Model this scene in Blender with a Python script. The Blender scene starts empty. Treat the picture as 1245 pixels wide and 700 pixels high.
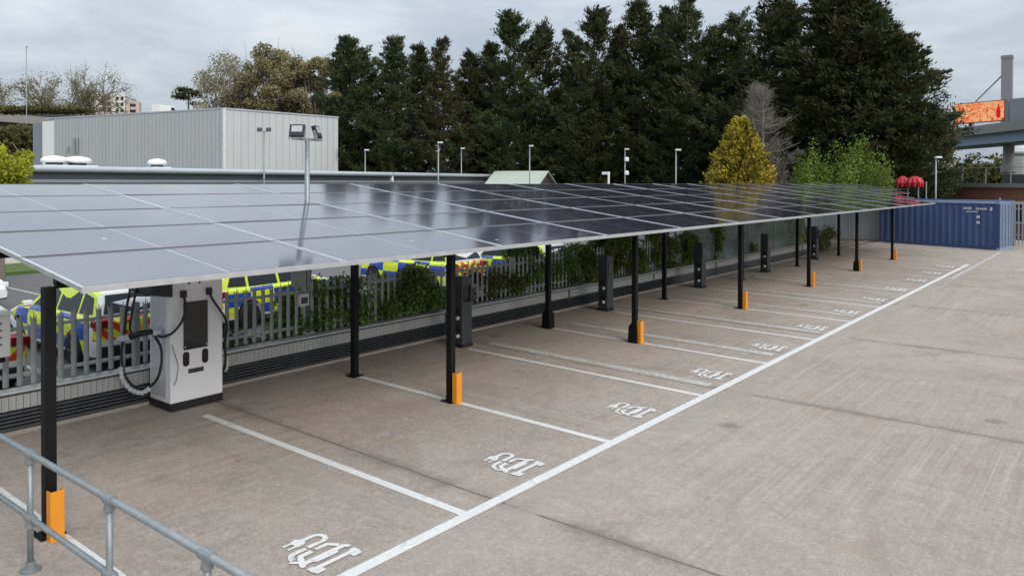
import bpy, bmesh, math, random
import numpy as np
from mathutils import Vector, Matrix

random.seed(7)
RNG = np.random.default_rng(11)
S = bpy.context.scene
COL = S.collection
R = math.radians

# ------------------------------------------------------------------ camera
F_PX, PITCH, ROLL, YAW = 942.68, -0.0107, 0.0028, -0.6725
CAM = np.array([4.6882, -2.6896, 3.01])
PPX, PPY, PW, PH = 622.5, 231.15, 1245.0, 700.0
_fw = np.array([math.sin(YAW) * math.cos(PITCH), math.cos(YAW) * math.cos(PITCH), math.sin(PITCH)])
_r0 = np.array([math.cos(YAW), -math.sin(YAW), 0.0])
_u0 = np.cross(_r0, _fw)
_rt = math.cos(ROLL) * _r0 + math.sin(ROLL) * _u0
_up = -math.sin(ROLL) * _r0 + math.cos(ROLL) * _u0


def ray(px, py):
    return _fw + _rt * (px - PPX) / F_PX - _up * (py - PPY) / F_PX


def at(px, py, D):
    """world point on the sight line at horizontal distance D metres"""
    d = ray(px, py)
    d = d / math.hypot(d[0], d[1])
    return CAM + D * d


def atz(px, py, Z):
    d = ray(px, py)
    return CAM + d * (Z - CAM[2]) / d[2]


cam_d = bpy.data.cameras.new('camera')
cam = bpy.data.objects.new('camera', cam_d)
COL.objects.link(cam)
cam_d.sensor_width = 36.0
cam_d.sensor_fit = 'HORIZONTAL'
cam_d.lens = 36.0 * F_PX / PW
cam_d.shift_y = -(PH / 2 - PPY) / PW
cam_d.clip_start = 0.05
cam_d.clip_end = 4000
cam.matrix_world = Matrix(((_rt[0], _up[0], -_fw[0], CAM[0]), (_rt[1], _up[1], -_fw[1], CAM[1]),
                           (_rt[2], _up[2], -_fw[2], CAM[2]), (0, 0, 0, 1)))
S.camera = cam


# ------------------------------------------------------------------ materials
class NT:
    def __init__(self, name, world=False):
        if world:
            self.m = bpy.data.worlds.new(name)
        else:
            self.m = bpy.data.materials.new(name)
        self.m.use_nodes = True
        self.t = self.m.node_tree
        self.t.nodes.clear()

    def n(self, kind, **kw):
        nd = self.t.nodes.new(kind)
        for k, v in kw.items():
            if k == 'inp':
                for a, b in v.items():
                    self.put(nd.inputs[a], b)
            else:
                setattr(nd, k, v)
        return nd

    def put(self, sock, v):
        if isinstance(v, bpy.types.NodeSocket):
            self.t.links.new(v, sock)
        else:
            if sock.type == 'RGBA' and len(v) == 3:
                v = tuple(v) + (1,)
            sock.default_value = v

    def math(self, op, a, b=0.0, c=0.0, clamp=False):
        nd = self.n('ShaderNodeMath', operation=op, use_clamp=clamp)
        self.put(nd.inputs[0], a)
        self.put(nd.inputs[1], b)
        self.put(nd.inputs[2], c)
        return nd.outputs[0]

    def mix(self, f, a, b, blend='MIX'):
        nd = self.n('ShaderNodeMix', data_type='RGBA', blend_type=blend)
        self.put(nd.inputs[0], f)
        self.put(nd.inputs[6], a)
        self.put(nd.inputs[7], b)
        return nd.outputs[2]

    def noise(self, vec, scale, detail=4, rough=0.55, dist=0.0):
        nd = self.n('ShaderNodeTexNoise')
        nd.inputs['Scale'].default_value = scale
        nd.inputs['Detail'].default_value = detail
        nd.inputs['Roughness'].default_value = rough
        nd.inputs['Distortion'].default_value = dist
        if vec is not None:
            self.t.links.new(vec, nd.inputs['Vector'])
        return nd.outputs['Fac']

    def ramp(self, f, *stops):
        nd = self.n('ShaderNodeValToRGB')
        e = nd.color_ramp.elements
        while len(e) < len(stops):
            e.new(0.5)
        for el, (p, c) in zip(e, stops):
            el.position = p
            if not hasattr(c, '__len__'):
                c = (c, c, c)
            el.color = tuple(c) + (1,)
        self.put(nd.inputs[0], f)
        return nd.outputs[0]

    def map(self, f, a, b, c, d):
        nd = self.n('ShaderNodeMapRange')
        for i, v in enumerate((f, a, b, c, d)):
            self.put(nd.inputs[i], v)
        return nd.outputs[0]

    def scale_vec(self, vec, s):
        nd = self.n('ShaderNodeMapping')
        self.t.links.new(vec, nd.inputs[0])
        nd.inputs['Scale'].default_value = s
        return nd.outputs[0]

    def obj(self):
        return self.n('ShaderNodeTexCoord').outputs['Object']

    def pos(self):
        return self.n('ShaderNodeNewGeometry').outputs['Position']

    def sep(self, v):
        return self.n('ShaderNodeSeparateXYZ', inp={0: v}).outputs

    def out(self, color, rough=0.6, metal=0.0, spec=0.5, bump=None, bstr=0.2, bdist=0.01, alpha=None, extra=None):
        b = self.n('ShaderNodeBsdfPrincipled')
        self.put(b.inputs['Base Color'], color)
        self.put(b.inputs['Roughness'], rough)
        self.put(b.inputs['Metallic'], metal)
        self.put(b.inputs['Specular IOR Level'], spec)
        if bump is not None:
            bm_ = self.n('ShaderNodeBump')
            bm_.inputs['Strength'].default_value = bstr
            bm_.inputs['Distance'].default_value = bdist
            self.put(bm_.inputs['Height'], bump)
            self.t.links.new(bm_.outputs[0], b.inputs['Normal'])
        if alpha is not None:
            self.put(b.inputs['Alpha'], alpha)
        if extra:
            for k, v in extra.items():
                self.put(b.inputs[k], v)
        o = self.n('ShaderNodeOutputMaterial')
        self.t.links.new(b.outputs[0], o.inputs[0])
        return self.m


def plain(name, c, rough=0.6, metal=0.0, var=0.12, scale=6.0, spec=0.5, dirt=0.0, dirtcol=(0.12, 0.105, 0.085), bump=0.0):
    k = NT(name)
    v = k.obj()
    f = k.noise(v, scale, 5, 0.6)
    g = k.noise(v, scale * 9, 3, 0.6)
    fac = k.math('ADD', k.math('MULTIPLY', f, 0.7), k.math('MULTIPLY', g, 0.3))
    lo = tuple(x * (1 - var) for x in c)
    hi = tuple(min(1, x * (1 + var)) for x in c)
    col = k.ramp(fac, (0.3, lo), (0.7, hi))
    if dirt > 0:
        d = k.noise(k.scale_vec(v, (1, 1, 0.35)), scale * 0.6, 6, 0.7, 0.4)
        col = k.mix(k.map(d, 0.45, 0.8, 0.0, dirt), col, dirtcol)
    return k.out(col, k.map(f, 0.3, 0.7, max(0.02, rough - 0.07), min(1, rough + 0.07)), metal, spec,
                 bump=g if bump else None, bstr=bump, bdist=0.005)


def m_concrete():
    k = NT('stained_concrete')
    p = k.pos()
    X, Y, Z = k.sep(p)
    big = k.noise(p, 0.22, 5, 0.6, 0.6)
    mid = k.noise(p, 1.1, 6, 0.65, 0.8)
    fine = k.noise(p, 9.0, 5, 0.7)
    speck = k.noise(p, 60.0, 3, 0.7)
    col = k.ramp(big, (0.3, (0.285, 0.246, 0.214)), (0.52, (0.350, 0.304, 0.266)), (0.75, (0.405, 0.354, 0.312)))
    col = k.mix(k.map(mid, 0.46, 0.70, 0.0, 0.55), col, (0.225, 0.200, 0.178))
    col = k.mix(k.map(fine, 0.49, 0.74, 0.0, 0.6), col, (0.45, 0.41, 0.372))
    col = k.mix(k.map(speck, 0.53, 0.70, 0.0, 0.6), col, (0.17, 0.15, 0.13))
    grit = k.noise(p, 26.0, 6, 0.8)
    col = k.mix(k.map(grit, 0.53, 0.68, 0.0, 0.7), col, (0.50, 0.455, 0.41))
    col = k.mix(k.map(grit, 0.46, 0.32, 0.0, 0.6), col, (0.16, 0.14, 0.122))
    blot = k.noise(p, 2.6, 7, 0.75, 1.0)
    col = k.mix(k.map(blot, 0.54, 0.70, 0.0, 0.55), col, (0.225, 0.196, 0.172))
    col = k.mix(k.map(blot, 0.44, 0.32, 0.0, 0.35), col, (0.43, 0.395, 0.355))
    # rusty / brown soaked patches
    rust = k.noise(k.scale_vec(p, (1.6, 0.7, 1)), 0.55, 6, 0.7, 1.2)
    col = k.mix(k.map(rust, 0.55, 0.74, 0.0, 0.5), col, (0.30, 0.225, 0.165))
    # oil marks
    oil = k.noise(p, 1.7, 4, 0.6, 0.3)
    col = k.mix(k.map(oil, 0.69, 0.76, 0.0, 0.7), col, (0.13, 0.115, 0.105))
    pale = k.noise(k.scale_vec(p, (0.5, 1.6, 1)), 0.8, 7, 0.75, 1.5)
    col = k.mix(k.map(pale, 0.6, 0.74, 0.0, 0.5), col, (0.47, 0.44, 0.41))
    # broom lines running along the bays
    br = k.noise(k.scale_vec(p, (22, 0.25, 1)), 1.0, 3, 0.6)
    brm = k.math('ADD', 0.08, k.map(k.noise(p, 0.16, 2), 0.42, 0.60, 0.0, 0.5))
    col = k.mix(k.math('MULTIPLY', k.map(br, 0.5, 0.72, 0.0, 1.0), brm), col, (0.44, 0.41, 0.375))
    col = k.mix(k.math('MULTIPLY', k.map(br, 0.46, 0.28, 0.0, 1.0), brm), col, (0.215, 0.192, 0.17))
    for (cx_, cy_, r_, w_, a_) in ((3.1, 4.6, 1.35, 0.09, 0.45), (9.5, 6.0, 5.2, 0.12, 0.4), (9.5, 6.0, 6.7, 0.12, 0.35), (-4.0, 17.0, 9.0, 0.13, 0.35), (-4.0, 17.0, 7.5, 0.13, 0.3),
                                   (14.0, 22.0, 11.5, 0.16, 0.35), (14.0, 22.0, 13.1, 0.16, 0.3), (-6.0, 3.0, 5.4, 0.1, 0.3)):
        dx_ = k.math('SUBTRACT', X, cx_)
        dy_ = k.math('SUBTRACT', Y, cy_)
        dd = k.math('SQRT', k.math('ADD', k.math('MULTIPLY', dx_, dx_), k.math('MULTIPLY', dy_, dy_)))
        dd = k.math('ABSOLUTE', k.math('SUBTRACT', k.math('ADD', dd, k.math('MULTIPLY', k.math('SUBTRACT', mid, 0.5), 0.25)), r_))
        tm = k.math('MULTIPLY', k.map(dd, w_ * 0.3, w_, a_ * 0.7, 0.0), k.map(big, 0.4, 0.58, 0.0, 1.0))
        col = k.mix(k.math('MULTIPLY', tm, k.map(fine, 0.35, 0.6, 0.4, 1.0)), col, (0.14, 0.122, 0.108))
    drip = k.n('ShaderNodeTexVoronoi')
    drip.inputs['Scale'].default_value = 0.9
    k.t.links.new(p, drip.inputs['Vector'])
    dr_ = k.math('ADD', drip.outputs['Distance'], k.math('MULTIPLY', k.math('SUBTRACT', fine, 0.5), 0.14))
    col = k.mix(k.math('MULTIPLY', k.map(dr_, 0.06, 0.15, 0.55, 0.0), k.map(k.sep(drip.outputs['Color'])[1], 0.55, 0.6, 0.0, 1.0)), col, (0.13, 0.115, 0.10))
    # hairline cracks
    vo = k.n('ShaderNodeTexVoronoi', feature='DISTANCE_TO_EDGE')
    vo.inputs['Scale'].default_value = 0.33
    warp = k.n('ShaderNodeVectorMath', operation='ADD')
    nz = k.n('ShaderNodeTexNoise')
    nz.inputs['Scale'].default_value = 1.6
    nz.inputs['Detail'].default_value = 6
    k.t.links.new(p, nz.inputs['Vector'])
    k.t.links.new(p, warp.inputs[0])
    k.t.links.new(nz.outputs['Color'], warp.inputs[1])
    k.t.links.new(warp.outputs[0], vo.inputs['Vector'])
    cr = k.math('MULTIPLY', k.map(vo.outputs['Distance'], 0.0, 0.008, 1.0, 0.0), k.map(big, 0.47, 0.58, 0.0, 0.4))
    col = k.mix(cr, col, (0.12, 0.105, 0.095))
    # sawn joints every five metres across the slab
    jy = k.math('ABSOLUTE', k.math('SUBTRACT', k.math('MODULO', k.math('ADD', k.math('ADD', Y, 101.62),
                k.math('MULTIPLY', k.math('SUBTRACT', k.noise(p, 3.0, 3), 0.5), 0.03)), 5.1), 2.55))
    jm = k.math('MAXIMUM', k.map(jy, 0.004, 0.028, 1.0, 0.0), k.math('MULTIPLY', k.map(jy, 0.02, 0.16, 0.5, 0.0), k.map(mid, 0.4, 0.6, 0.2, 1.0)))
    col = k.mix(k.math('MULTIPLY', jm, 0.9), col, (0.12, 0.105, 0.095))
    h = k.math('ADD', k.math('MULTIPLY', fine, 0.6), k.math('ADD', k.math('MULTIPLY', speck, 0.4), k.math('MULTIPLY', k.math('MULTIPLY', br, brm), 1.0)))
    return k.out(col, k.map(mid, 0.3, 0.7, 0.9, 1.0), 0, 0.02, bump=h, bstr=0.35, bdist=0.006)


def m_paint(name, c, wear_lo=0.62, wear_hi=0.74, amount=0.75):
    """worn road paint: bare patches show the slab beneath"""
    k = NT(name)
    p = k.pos()
    w = k.noise(p, 14, 6, 0.72, 0.4)
    w2 = k.noise(p, 2.2, 4, 0.6)
    f = k.math('ADD', k.math('MULTIPLY', w, 0.65), k.math('MULTIPLY', w2, 0.35))
    col = k.ramp(w2, (0.3, tuple(x * 0.88 for x in c)), (0.7, c))
    return k.out(col, 0.6, 0, 0.4, alpha=k.map(f, wear_lo, wear_hi, 1.0, 1.0 - amount))


def m_ghost():
    k = NT('scrubbed_concrete')
    p = k.pos()
    w = k.noise(p, 5, 7, 0.75, 0.6)
    w2 = k.noise(p, 0.7, 3, 0.6)
    f = k.math('ADD', k.math('MULTIPLY', w, 0.6), k.math('MULTIPLY', w2, 0.4))
    return k.out(k.ramp(w, (0.3, (0.46, 0.42, 0.375)), (0.7, (0.58, 0.535, 0.48))), 0.85, 0, 0.1, alpha=k.map(f, 0.33, 0.62, 0.06, 0.46))


def m_panel():
    """solar module: dark cells, hair-thin pale gaps, white strip down the middle, dust tinted with lilac sky sheen"""
    k = NT('solar_cells')
    v = k.obj()
    X, Y, Z = k.sep(v)            # X up the slope, Y along the row
    def grid(c, pitch, half):
        m = k.math('MODULO', k.math('ADD', c, 50.0 * pitch), pitch)
        d = k.math('MINIMUM', m, k.math('SUBTRACT', pitch, m))
        return k.map(d, half * 0.6, half * 1.4, 1.0, 0.0)
    g = k.math('MAXIMUM', grid(X, 0.2, 0.0025), grid(Y, 0.106, 0.0022))
    bus = grid(X, 0.02, 0.0006)
    mid = k.map(k.math('ABSOLUTE', Y), 0.009, 0.012, 1.0, 0.0)
    dust = k.noise(v, 2.3, 6, 0.7, 0.3)
    cell = k.ramp(k.noise(v, 5, 2), (0.3, (0.015, 0.013, 0.032)), (0.7, (0.024, 0.021, 0.048)))
    col = k.mix(k.math('MULTIPLY', bus, 0.04), cell, (0.3, 0.3, 0.32))
    col = k.mix(k.math('MULTIPLY', g, 0.3), col, (0.35, 0.35, 0.37))
    col = k.mix(k.math('MULTIPLY', mid, 0.55), col, (0.55, 0.56, 0.58))
    col = k.mix(k.map(dust, 0.35, 0.8, 0.015, 0.09), col, (0.40, 0.37, 0.46))  # dust; its lilac cast paints in the tint of reflected sky
    spots = k.n('ShaderNodeTexVoronoi')
    spots.inputs['Scale'].default_value = 2.1
    oi = k.n('ShaderNodeObjectInfo')
    sv = k.n('ShaderNodeVectorMath', operation='ADD')
    k.t.links.new(v, sv.inputs[0])
    k.t.links.new(k.n('ShaderNodeCombineXYZ', inp={0: k.math('MULTIPLY', oi.outputs['Random'], 40.0), 1: k.math('MULTIPLY', oi.outputs['Random'], 17.0)}).outputs[0], sv.inputs[1])
    k.t.links.new(sv.outputs[0], spots.inputs['Vector'])
    bird = k.math('MULTIPLY', k.map(spots.outputs['Distance'], 0.045, 0.07, 1.0, 0.0), k.map(k.sep(spots.outputs['Color'])[0], 0.80, 0.82, 0.0, 0.75))
    col = k.mix(bird, col, (0.6, 0.6, 0.58))
    fine = k.noise(v, 180, 2, 0.5)
    wob = k.noise(v, 1.5, 3)
    h = k.math('ADD', k.math('MULTIPLY', wob, 1.0), k.math('MULTIPLY', fine, 0.02))
    return k.out(col, k.math('ADD', k.map(dust, 0.3, 0.8, 0.09, 0.15), k.math('MULTIPLY', bird, 0.5)), 0, 0.5, bump=h, bstr=0.05, bdist=0.01, extra={'IOR': 1.78, 'Specular Tint': (0.95, 0.94, 1.0, 1.0), 'Coat Weight': 0.55, 'Coat Roughness': 0.08})


def m_foliage(name, cols, tint_amt=0.5, trans=0.25, rough=0.75, scale=1.6):
    """leaf colour varies clump by clump (noise) and spray by spray (the mesh's own random tint)"""
    k = NT(name)
    v = k.obj()
    f = k.noise(v, scale, 4, 0.65)
    a = k.n('ShaderNodeAttribute', attribute_name='tint').outputs['Fac']
    fac = k.math('ADD', k.math('MULTIPLY', f, 1 - tint_amt), k.math('MULTIPLY', a, tint_amt))
    n_ = len(cols)
    col = k.ramp(fac, *[(0.22 + 0.56 * i / (n_ - 1), c) for i, c in enumerate(cols)])
    d = k.n('ShaderNodeBsdfPrincipled', inp={'Base Color': col, 'Roughness': rough, 'Specular IOR Level': 0.25})
    t = k.n('ShaderNodeBsdfTranslucent', inp={'Color': col})
    mx = k.n('ShaderNodeMixShader', inp={0: trans, 1: d.outputs[0], 2: t.outputs[0]})
    k.n('ShaderNodeOutputMaterial', inp={0: mx.outputs[0]})
    return k.m


def m_ribbed(name, c, axis, pitch, depth=0.25, var=0.06, rough=0.5, metal=0.0):
    """trapezoidal sheet: ribs as bump plus real colour wear"""
    k = NT(name)
    v = k.obj()
    a = k.sep(v)[axis]
    m = k.math('MODULO', k.math('ADD', a, 1000 * pitch), pitch)
    tri = k.math('ABSOLUTE', k.math('SUBTRACT', k.math('DIVIDE', m, pitch), 0.5))
    h = k.map(tri, 0.14, 0.24, 0.0, 1.0)
    f = k.noise(k.scale_vec(v, (1, 1, 0.2)), 0.8, 5, 0.65)
    col = k.ramp(f, (0.3, tuple(x * (1 - var) for x in c)), (0.7, tuple(min(1, x * (1 + var)) for x in c)))
    return k.out(col, rough, metal, 0.4, bump=h, bstr=1.0, bdist=depth * pitch)


def m_brick():
    k = NT('red_brick')
    v = k.obj()
    b = k.n('ShaderNodeTexBrick')
    mp = k.n('ShaderNodeMapping')
    mp.inputs['Rotation'].default_value = (R(90), 0, 0)
    k.t.links.new(v, mp.inputs[0])
    k.t.links.new(mp.outputs[0], b.inputs['Vector'])
    for i, c in (('Color1', (0.30, 0.115, 0.075)), ('Color2', (0.22, 0.085, 0.06)), ('Mortar', (0.33, 0.27, 0.23))):
        b.inputs[i].default_value = c + (1,)
    b.inputs['Scale'].default_value = 4.4
    b.inputs['Mortar Size'].default_value = 0.012
    f = k.noise(v, 1.2, 5)
    return k.out(k.mix(k.map(f, 0.4, 0.7, 0, 0.35), b.outputs['Color'], (0.16, 0.08, 0.065)), 0.85, 0, 0.3)


def m_livery(base):
    """patrol car paint: two rows of blue and yellow checks along the flanks, red and yellow chevrons at the back"""
    k = NT('patrol_paint_' + base)
    v = k.obj()
    X, Y, Z = k.sep(v)
    nn = k.n('ShaderNodeVectorTransform', vector_type='NORMAL', convert_from='WORLD', convert_to='OBJECT')
    k.t.links.new(k.n('ShaderNodeNewGeometry').outputs['Normal'], nn.inputs[0])
    NX, NY, NZ = k.sep(nn.outputs[0])
    white = (0.80, 0.81, 0.82)
    cx = k.math('FLOOR', k.math('DIVIDE', k.math('ADD', X, 11.1), 0.7))
    cz = k.math('FLOOR', k.math('DIVIDE', k.math('ADD', Z, 9.68), 0.31))
    chk = k.math('MODULO', k.math('ADD', cx, cz), 2.0)
    sidec = k.mix(chk, (0.015, 0.07, 0.42), (0.72, 0.86, 0.03))
    inz = k.math('MULTIPLY', k.math('GREATER_THAN', Z, 0.32), k.math('LESS_THAN', Z, 0.95))
    side = k.math('MULTIPLY', k.math('MULTIPLY', k.math('GREATER_THAN', k.math('ABSOLUTE', NY), 0.6), inz), k.math('GREATER_THAN', X, -1.95))
    col = k.mix(side, white, sidec)
    st = k.math('FLOOR', k.math('DIVIDE', k.math('ADD', k.math('SUBTRACT', Z, k.math('MULTIPLY', k.math('ABSOLUTE', Y), 0.9)), 9.0), 0.15))
    rearc = k.mix(k.math('MODULO', st, 2.0), (0.75, 0.05, 0.02), (0.78, 0.84, 0.04))
    rear = k.math('MULTIPLY', k.math('LESS_THAN', NX, -0.45), k.math('MULTIPLY', k.math('GREATER_THAN', Z, 0.56), k.math('LESS_THAN', Z, 0.97)))
    col = k.mix(rear, col, rearc)
    # yellow roof edges
    re = k.math('MULTIPLY', k.math('GREATER_THAN', Z, 1.33), k.math('GREATER_THAN', k.math('ABSOLUTE', NY), 0.35))
    col = k.mix(re, col, (0.72, 0.86, 0.05))
    pil = k.math('MULTIPLY', k.math('GREATER_THAN', Z, 0.95), k.math('GREATER_THAN', k.math('ABSOLUTE', NY), 0.55))
    col = k.mix(pil, col, (0.72, 0.86, 0.05))
    low = k.math('LESS_THAN', Z, 0.27)
    col = k.mix(low, col, (0.02, 0.02, 0.022))
    d = k.noise(v, 3, 5)
    return k.out(k.mix(k.map(d, 0.5, 0.8, 0, 0.2), col, (0.25, 0.23, 0.2)), 0.3, 0, 0.5, extra={'Coat Weight': 0.4})


def m_screen_ad():
    k = NT('lit_advert')
    v = k.obj()
    X, Y, Z = k.sep(v)
    f = k.noise(v, 1.5, 5, 0.75, 2.2)
    g = k.noise(v, 0.6, 3, 0.6, 0.8)
    col = k.ramp(f, (0.34, (0.25, 0.02, 0.012)), (0.43, (0.80, 0.06, 0.03)), (0.50, (0.95, 0.36, 0.12)), (0.58, (0.96, 0.55, 0.28)), (0.68, (0.92, 0.86, 0.8)))
    col = k.mix(k.map(g, 0.45, 0.6, 0.0, 0.55), col, (0.95, 0.50, 0.24))
    e = k.n('ShaderNodeEmission', inp={'Color': col, 'Strength': 0.85})
    k.n('ShaderNodeOutputMaterial', inp={0: e.outputs[0]})
    return k.m


def m_mesh_fence():
    k = NT('green_mesh_netting')
    v = k.obj()
    f = k.noise(v, 1.3, 5, 0.6)
    Y, Z = k.sep(v)[1], k.sep(v)[2]
    def wire(c, pitch, half):
        m = k.math('MODULO', k.math('ADD', c, 100 * pitch), pitch)
        return k.map(k.math('MINIMUM', m, k.math('SUBTRACT', pitch, m)), half * .7, half * 1.3, 1.0, 0.0)
    w = k.math('MAXIMUM', wire(Y, 0.05, 0.006), wire(Z, 0.2, 0.006))
    col = k.ramp(f, (0.3, (0.22, 0.29, 0.27)), (0.7, (0.33, 0.40, 0.385)))
    return k.out(col, 0.8, 0, 0.2, alpha=k.math('MAXIMUM', w, k.map(f, 0.3, 0.7, 0.35, 0.7)))


M = {}
M['concrete'] = m_concrete()
M['line'] = m_paint('white_road_paint', (0.69, 0.69, 0.68), 0.54, 0.70, 0.65)
M['oldline'] = m_paint('worn_road_paint', (0.55, 0.535, 0.51), 0.45, 0.68, 0.85)
M['ghost'] = m_ghost()
M['cells'] = m_panel()
M['alu'] = plain('silver_frame', (0.62, 0.63, 0.645), 0.38, 0.7, 0.08)
M['edge_shade'] = plain('gap_shade_edge', (0.17, 0.17, 0.185), 0.45, 0.4, 0.1)  # dark frame edges: shade of the gaps between rows put into the colour
M['black_steel'] = plain('black_painted_steel', (0.005, 0.005, 0.006), 0.55, 0, 0.3, 4, spec=0.2, dirt=0.03)
M['black_plastic'] = plain('black_plastic', (0.014, 0.014, 0.016), 0.5, 0, 0.2)
M['orange'] = plain('orange_guard_paint', (0.72, 0.27, 0.012), 0.45, 0, 0.1, 8, dirt=0.25)
M['galv'] = plain('galvanised_steel', (0.27, 0.30, 0.315), 0.48, 0.5, 0.18, 14, dirt=0.2)
M['fence_grey'] = plain('palisade_steel', (0.37, 0.40, 0.405), 0.5, 0.2, 0.15, 9, dirt=0.2)
M['wallpanel'] = m_ribbed('grey_profiled_sheet', (0.46, 0.47, 0.465), 1, 0.075, 0.14, 0.1)
M['wall_cap'] = plain('pale_capping', (0.66, 0.68, 0.68), 0.45, 0.2, 0.1)
M['slat'] = plain('black_slat', (0.075, 0.082, 0.092), 0.32, 0, 0.25, 5, dirt=0.15)
M['kerb'] = plain('pale_kerb', (0.36, 0.33, 0.30), 0.85, 0, 0.2, 3, bump=0.3)
M['white_case'] = plain('white_powder_coat', (0.86, 0.87, 0.90), 0.35, 0, 0.03, 2, dirt=0.06)
M['side_case'] = plain('silver_side_sheet', (0.70, 0.73, 0.77), 0.28, 0.25, 0.05, 2)
M['screen'] = plain('dark_glass_screen', (0.008, 0.008, 0.010), 0.08, 0, 0.1)
M['cable'] = plain('black_rubber_cable', (0.012, 0.012, 0.013), 0.5, 0, 0.2)
M['plastic_wrap'] = plain('clear_wrap', (0.55, 0.58, 0.60), 0.18, 0, 0.25, 20)
M['slate'] = plain('slate_grey_case', (0.040, 0.047, 0.058), 0.42, 0, 0.12, 3, dirt=0.1)
M['white'] = plain('white_paint', (0.78, 0.79, 0.79), 0.4, 0, 0.05, 3, dirt=0.1)
M['cream'] = plain('cream_wall', (0.60, 0.58, 0.55), 0.7, 0, 0.08, 1.5, dirt=0.15)
M['cabinet'] = plain('light_grey_cabinet', (0.58, 0.60, 0.60), 0.5, 0, 0.06, 3, dirt=0.12)
M['asphalt'] = plain('grey_asphalt', (0.115, 0.112, 0.110), 0.9, 0, 0.22, 0.8, bump=0.3)
M['earth'] = plain('dry_earth', (0.17, 0.13, 0.095), 0.95, 0, 0.3, 1.2, bump=0.4)
M['land'] = plain('rough_ground', (0.075, 0.080, 0.05), 0.95, 0, 0.35, 0.05)
M['grass'] = plain('short_grass', (0.075, 0.13, 0.025), 0.9, 0, 0.3, 2)
M['roofgrey'] = plain('grey_metal_roof', (0.42, 0.46, 0.51), 0.4, 0.15, 0.06, 0.4, dirt=0.1)
M['fascia'] = plain('dark_fascia', (0.055, 0.064, 0.078), 0.45, 0.2, 0.08, 0.5)
M['trimblue'] = plain('blue_grey_trim', (0.24, 0.27, 0.31), 0.45, 0.2, 0.06, 0.5)
M['warehouse_a'] = m_ribbed('grey_cladding', (0.42, 0.435, 0.445), 0, 0.45, 0.035)
M['warehouse_b'] = m_ribbed('pale_grey_cladding', (0.44, 0.465, 0.475), 1, 0.62, 0.2)
M['darkgrey'] = plain('dark_grey_paint', (0.06, 0.065, 0.07), 0.5, 0, 0.1)
M['greenroof'] = m_ribbed('pale_green_roof_sheet', (0.47, 0.53, 0.47), 1, 0.35, 0.12)
M['brick'] = m_brick()
M['glass'] = plain('dark_window_glass', (0.012, 0.014, 0.016), 0.06, 0, 0.1)
M['carglass'] = plain('car_glass', (0.018, 0.022, 0.024), 0.18, 0, 0.1, spec=0.3)
M['tyre'] = plain('tyre_rubber', (0.014, 0.014, 0.014), 0.8, 0, 0.2)
M['rim'] = plain('alloy_rim', (0.45, 0.46, 0.47), 0.35, 0.7, 0.1)
M['redlamp'] = plain('red_lamp_lens', (0.22, 0.008, 0.014), 0.15, 0, 0.1)
M['clearlamp'] = plain('clear_lamp_lens', (0.7, 0.72, 0.74), 0.12, 0, 0.1)
M['lensgrey'] = plain('grey_lamp_glass', (0.40, 0.42, 0.44), 0.2, 0, 0.1)
M['blueglass'] = plain('blue_beacon_lens', (0.01, 0.06, 0.45), 0.15, 0, 0.1)
M['plate'] = plain('yellow_plate', (0.72, 0.55, 0.05), 0.5, 0, 0.05)
M['livery'] = m_livery('white')
M['carwhite'] = plain('white_car_paint', (0.78, 0.80, 0.80), 0.25, 0, 0.04, 2)
M['contblue'] = m_ribbed('blue_container_steel', (0.030, 0.055, 0.13), 0, 0.28, 0.0, 0.16)
M['contblue_lit'] = plain('lit_face_blue_steel', (0.14, 0.20, 0.31), 0.5, 0, 0.14, 2, dirt=0.3)  # paler copy of the container blue, sunlit brightness put into the colour
M['contedge'] = plain('chalky_blue_rail', (0.19, 0.26, 0.38), 0.55, 0, 0.2, 3, dirt=0.2)
M['bark'] = plain('grey_brown_bark', (0.07, 0.055, 0.045), 0.95, 0, 0.3, 4)
M['twig'] = plain('bare_grey_twigs', (0.20, 0.18, 0.165), 0.95, 0, 0.25, 3)
M['palebark'] = plain('pale_bark', (0.17, 0.15, 0.125), 0.95, 0, 0.3, 3)
M['conifer'] = m_foliage('dark_conifer_needles', [(0.013, 0.020, 0.009), (0.029, 0.039, 0.015), (0.056, 0.064, 0.022), (0.10, 0.088, 0.036)], 0.55, 0.12, scale=0.45)
M['conifer_brown'] = m_foliage('browning_conifer_needles', [(0.015, 0.019, 0.009), (0.034, 0.038, 0.016), (0.062, 0.062, 0.025), (0.105, 0.088, 0.038)], 0.55, 0.12, scale=0.5)
M['conifer_green'] = m_foliage('green_conifer_needles', [(0.012, 0.022, 0.010), (0.028, 0.044, 0.016), (0.055, 0.075, 0.024), (0.085, 0.10, 0.035)], 0.55, 0.12, scale=0.4)
M['golden'] = m_foliage('golden_conifer_sprays', [(0.04, 0.045, 0.01), (0.17, 0.15, 0.02), (0.46, 0.36, 0.035), (0.66, 0.54, 0.10)], 0.8, 0.15)
M['olive'] = m_foliage('olive_spring_leaves', [(0.13, 0.115, 0.05), (0.21, 0.19, 0.095), (0.31, 0.28, 0.15), (0.40, 0.37, 0.22)], 0.55, 0.3, scale=0.6)
M['paleleaf'] = m_foliage('pale_spring_blossom', [(0.17, 0.15, 0.09), (0.28, 0.255, 0.17), (0.40, 0.37, 0.27)], 0.5, 0.3)
M['sparse'] = m_foliage('young_birch_leaves', [(0.08, 0.085, 0.03), (0.14, 0.14, 0.05), (0.2, 0.18, 0.08)], 0.5, 0.3)
M['lime'] = m_foliage('bright_spring_leaves', [(0.055, 0.09, 0.016), (0.115, 0.18, 0.03), (0.195, 0.275, 0.05), (0.28, 0.35, 0.09)], 0.55, 0.35)
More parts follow.
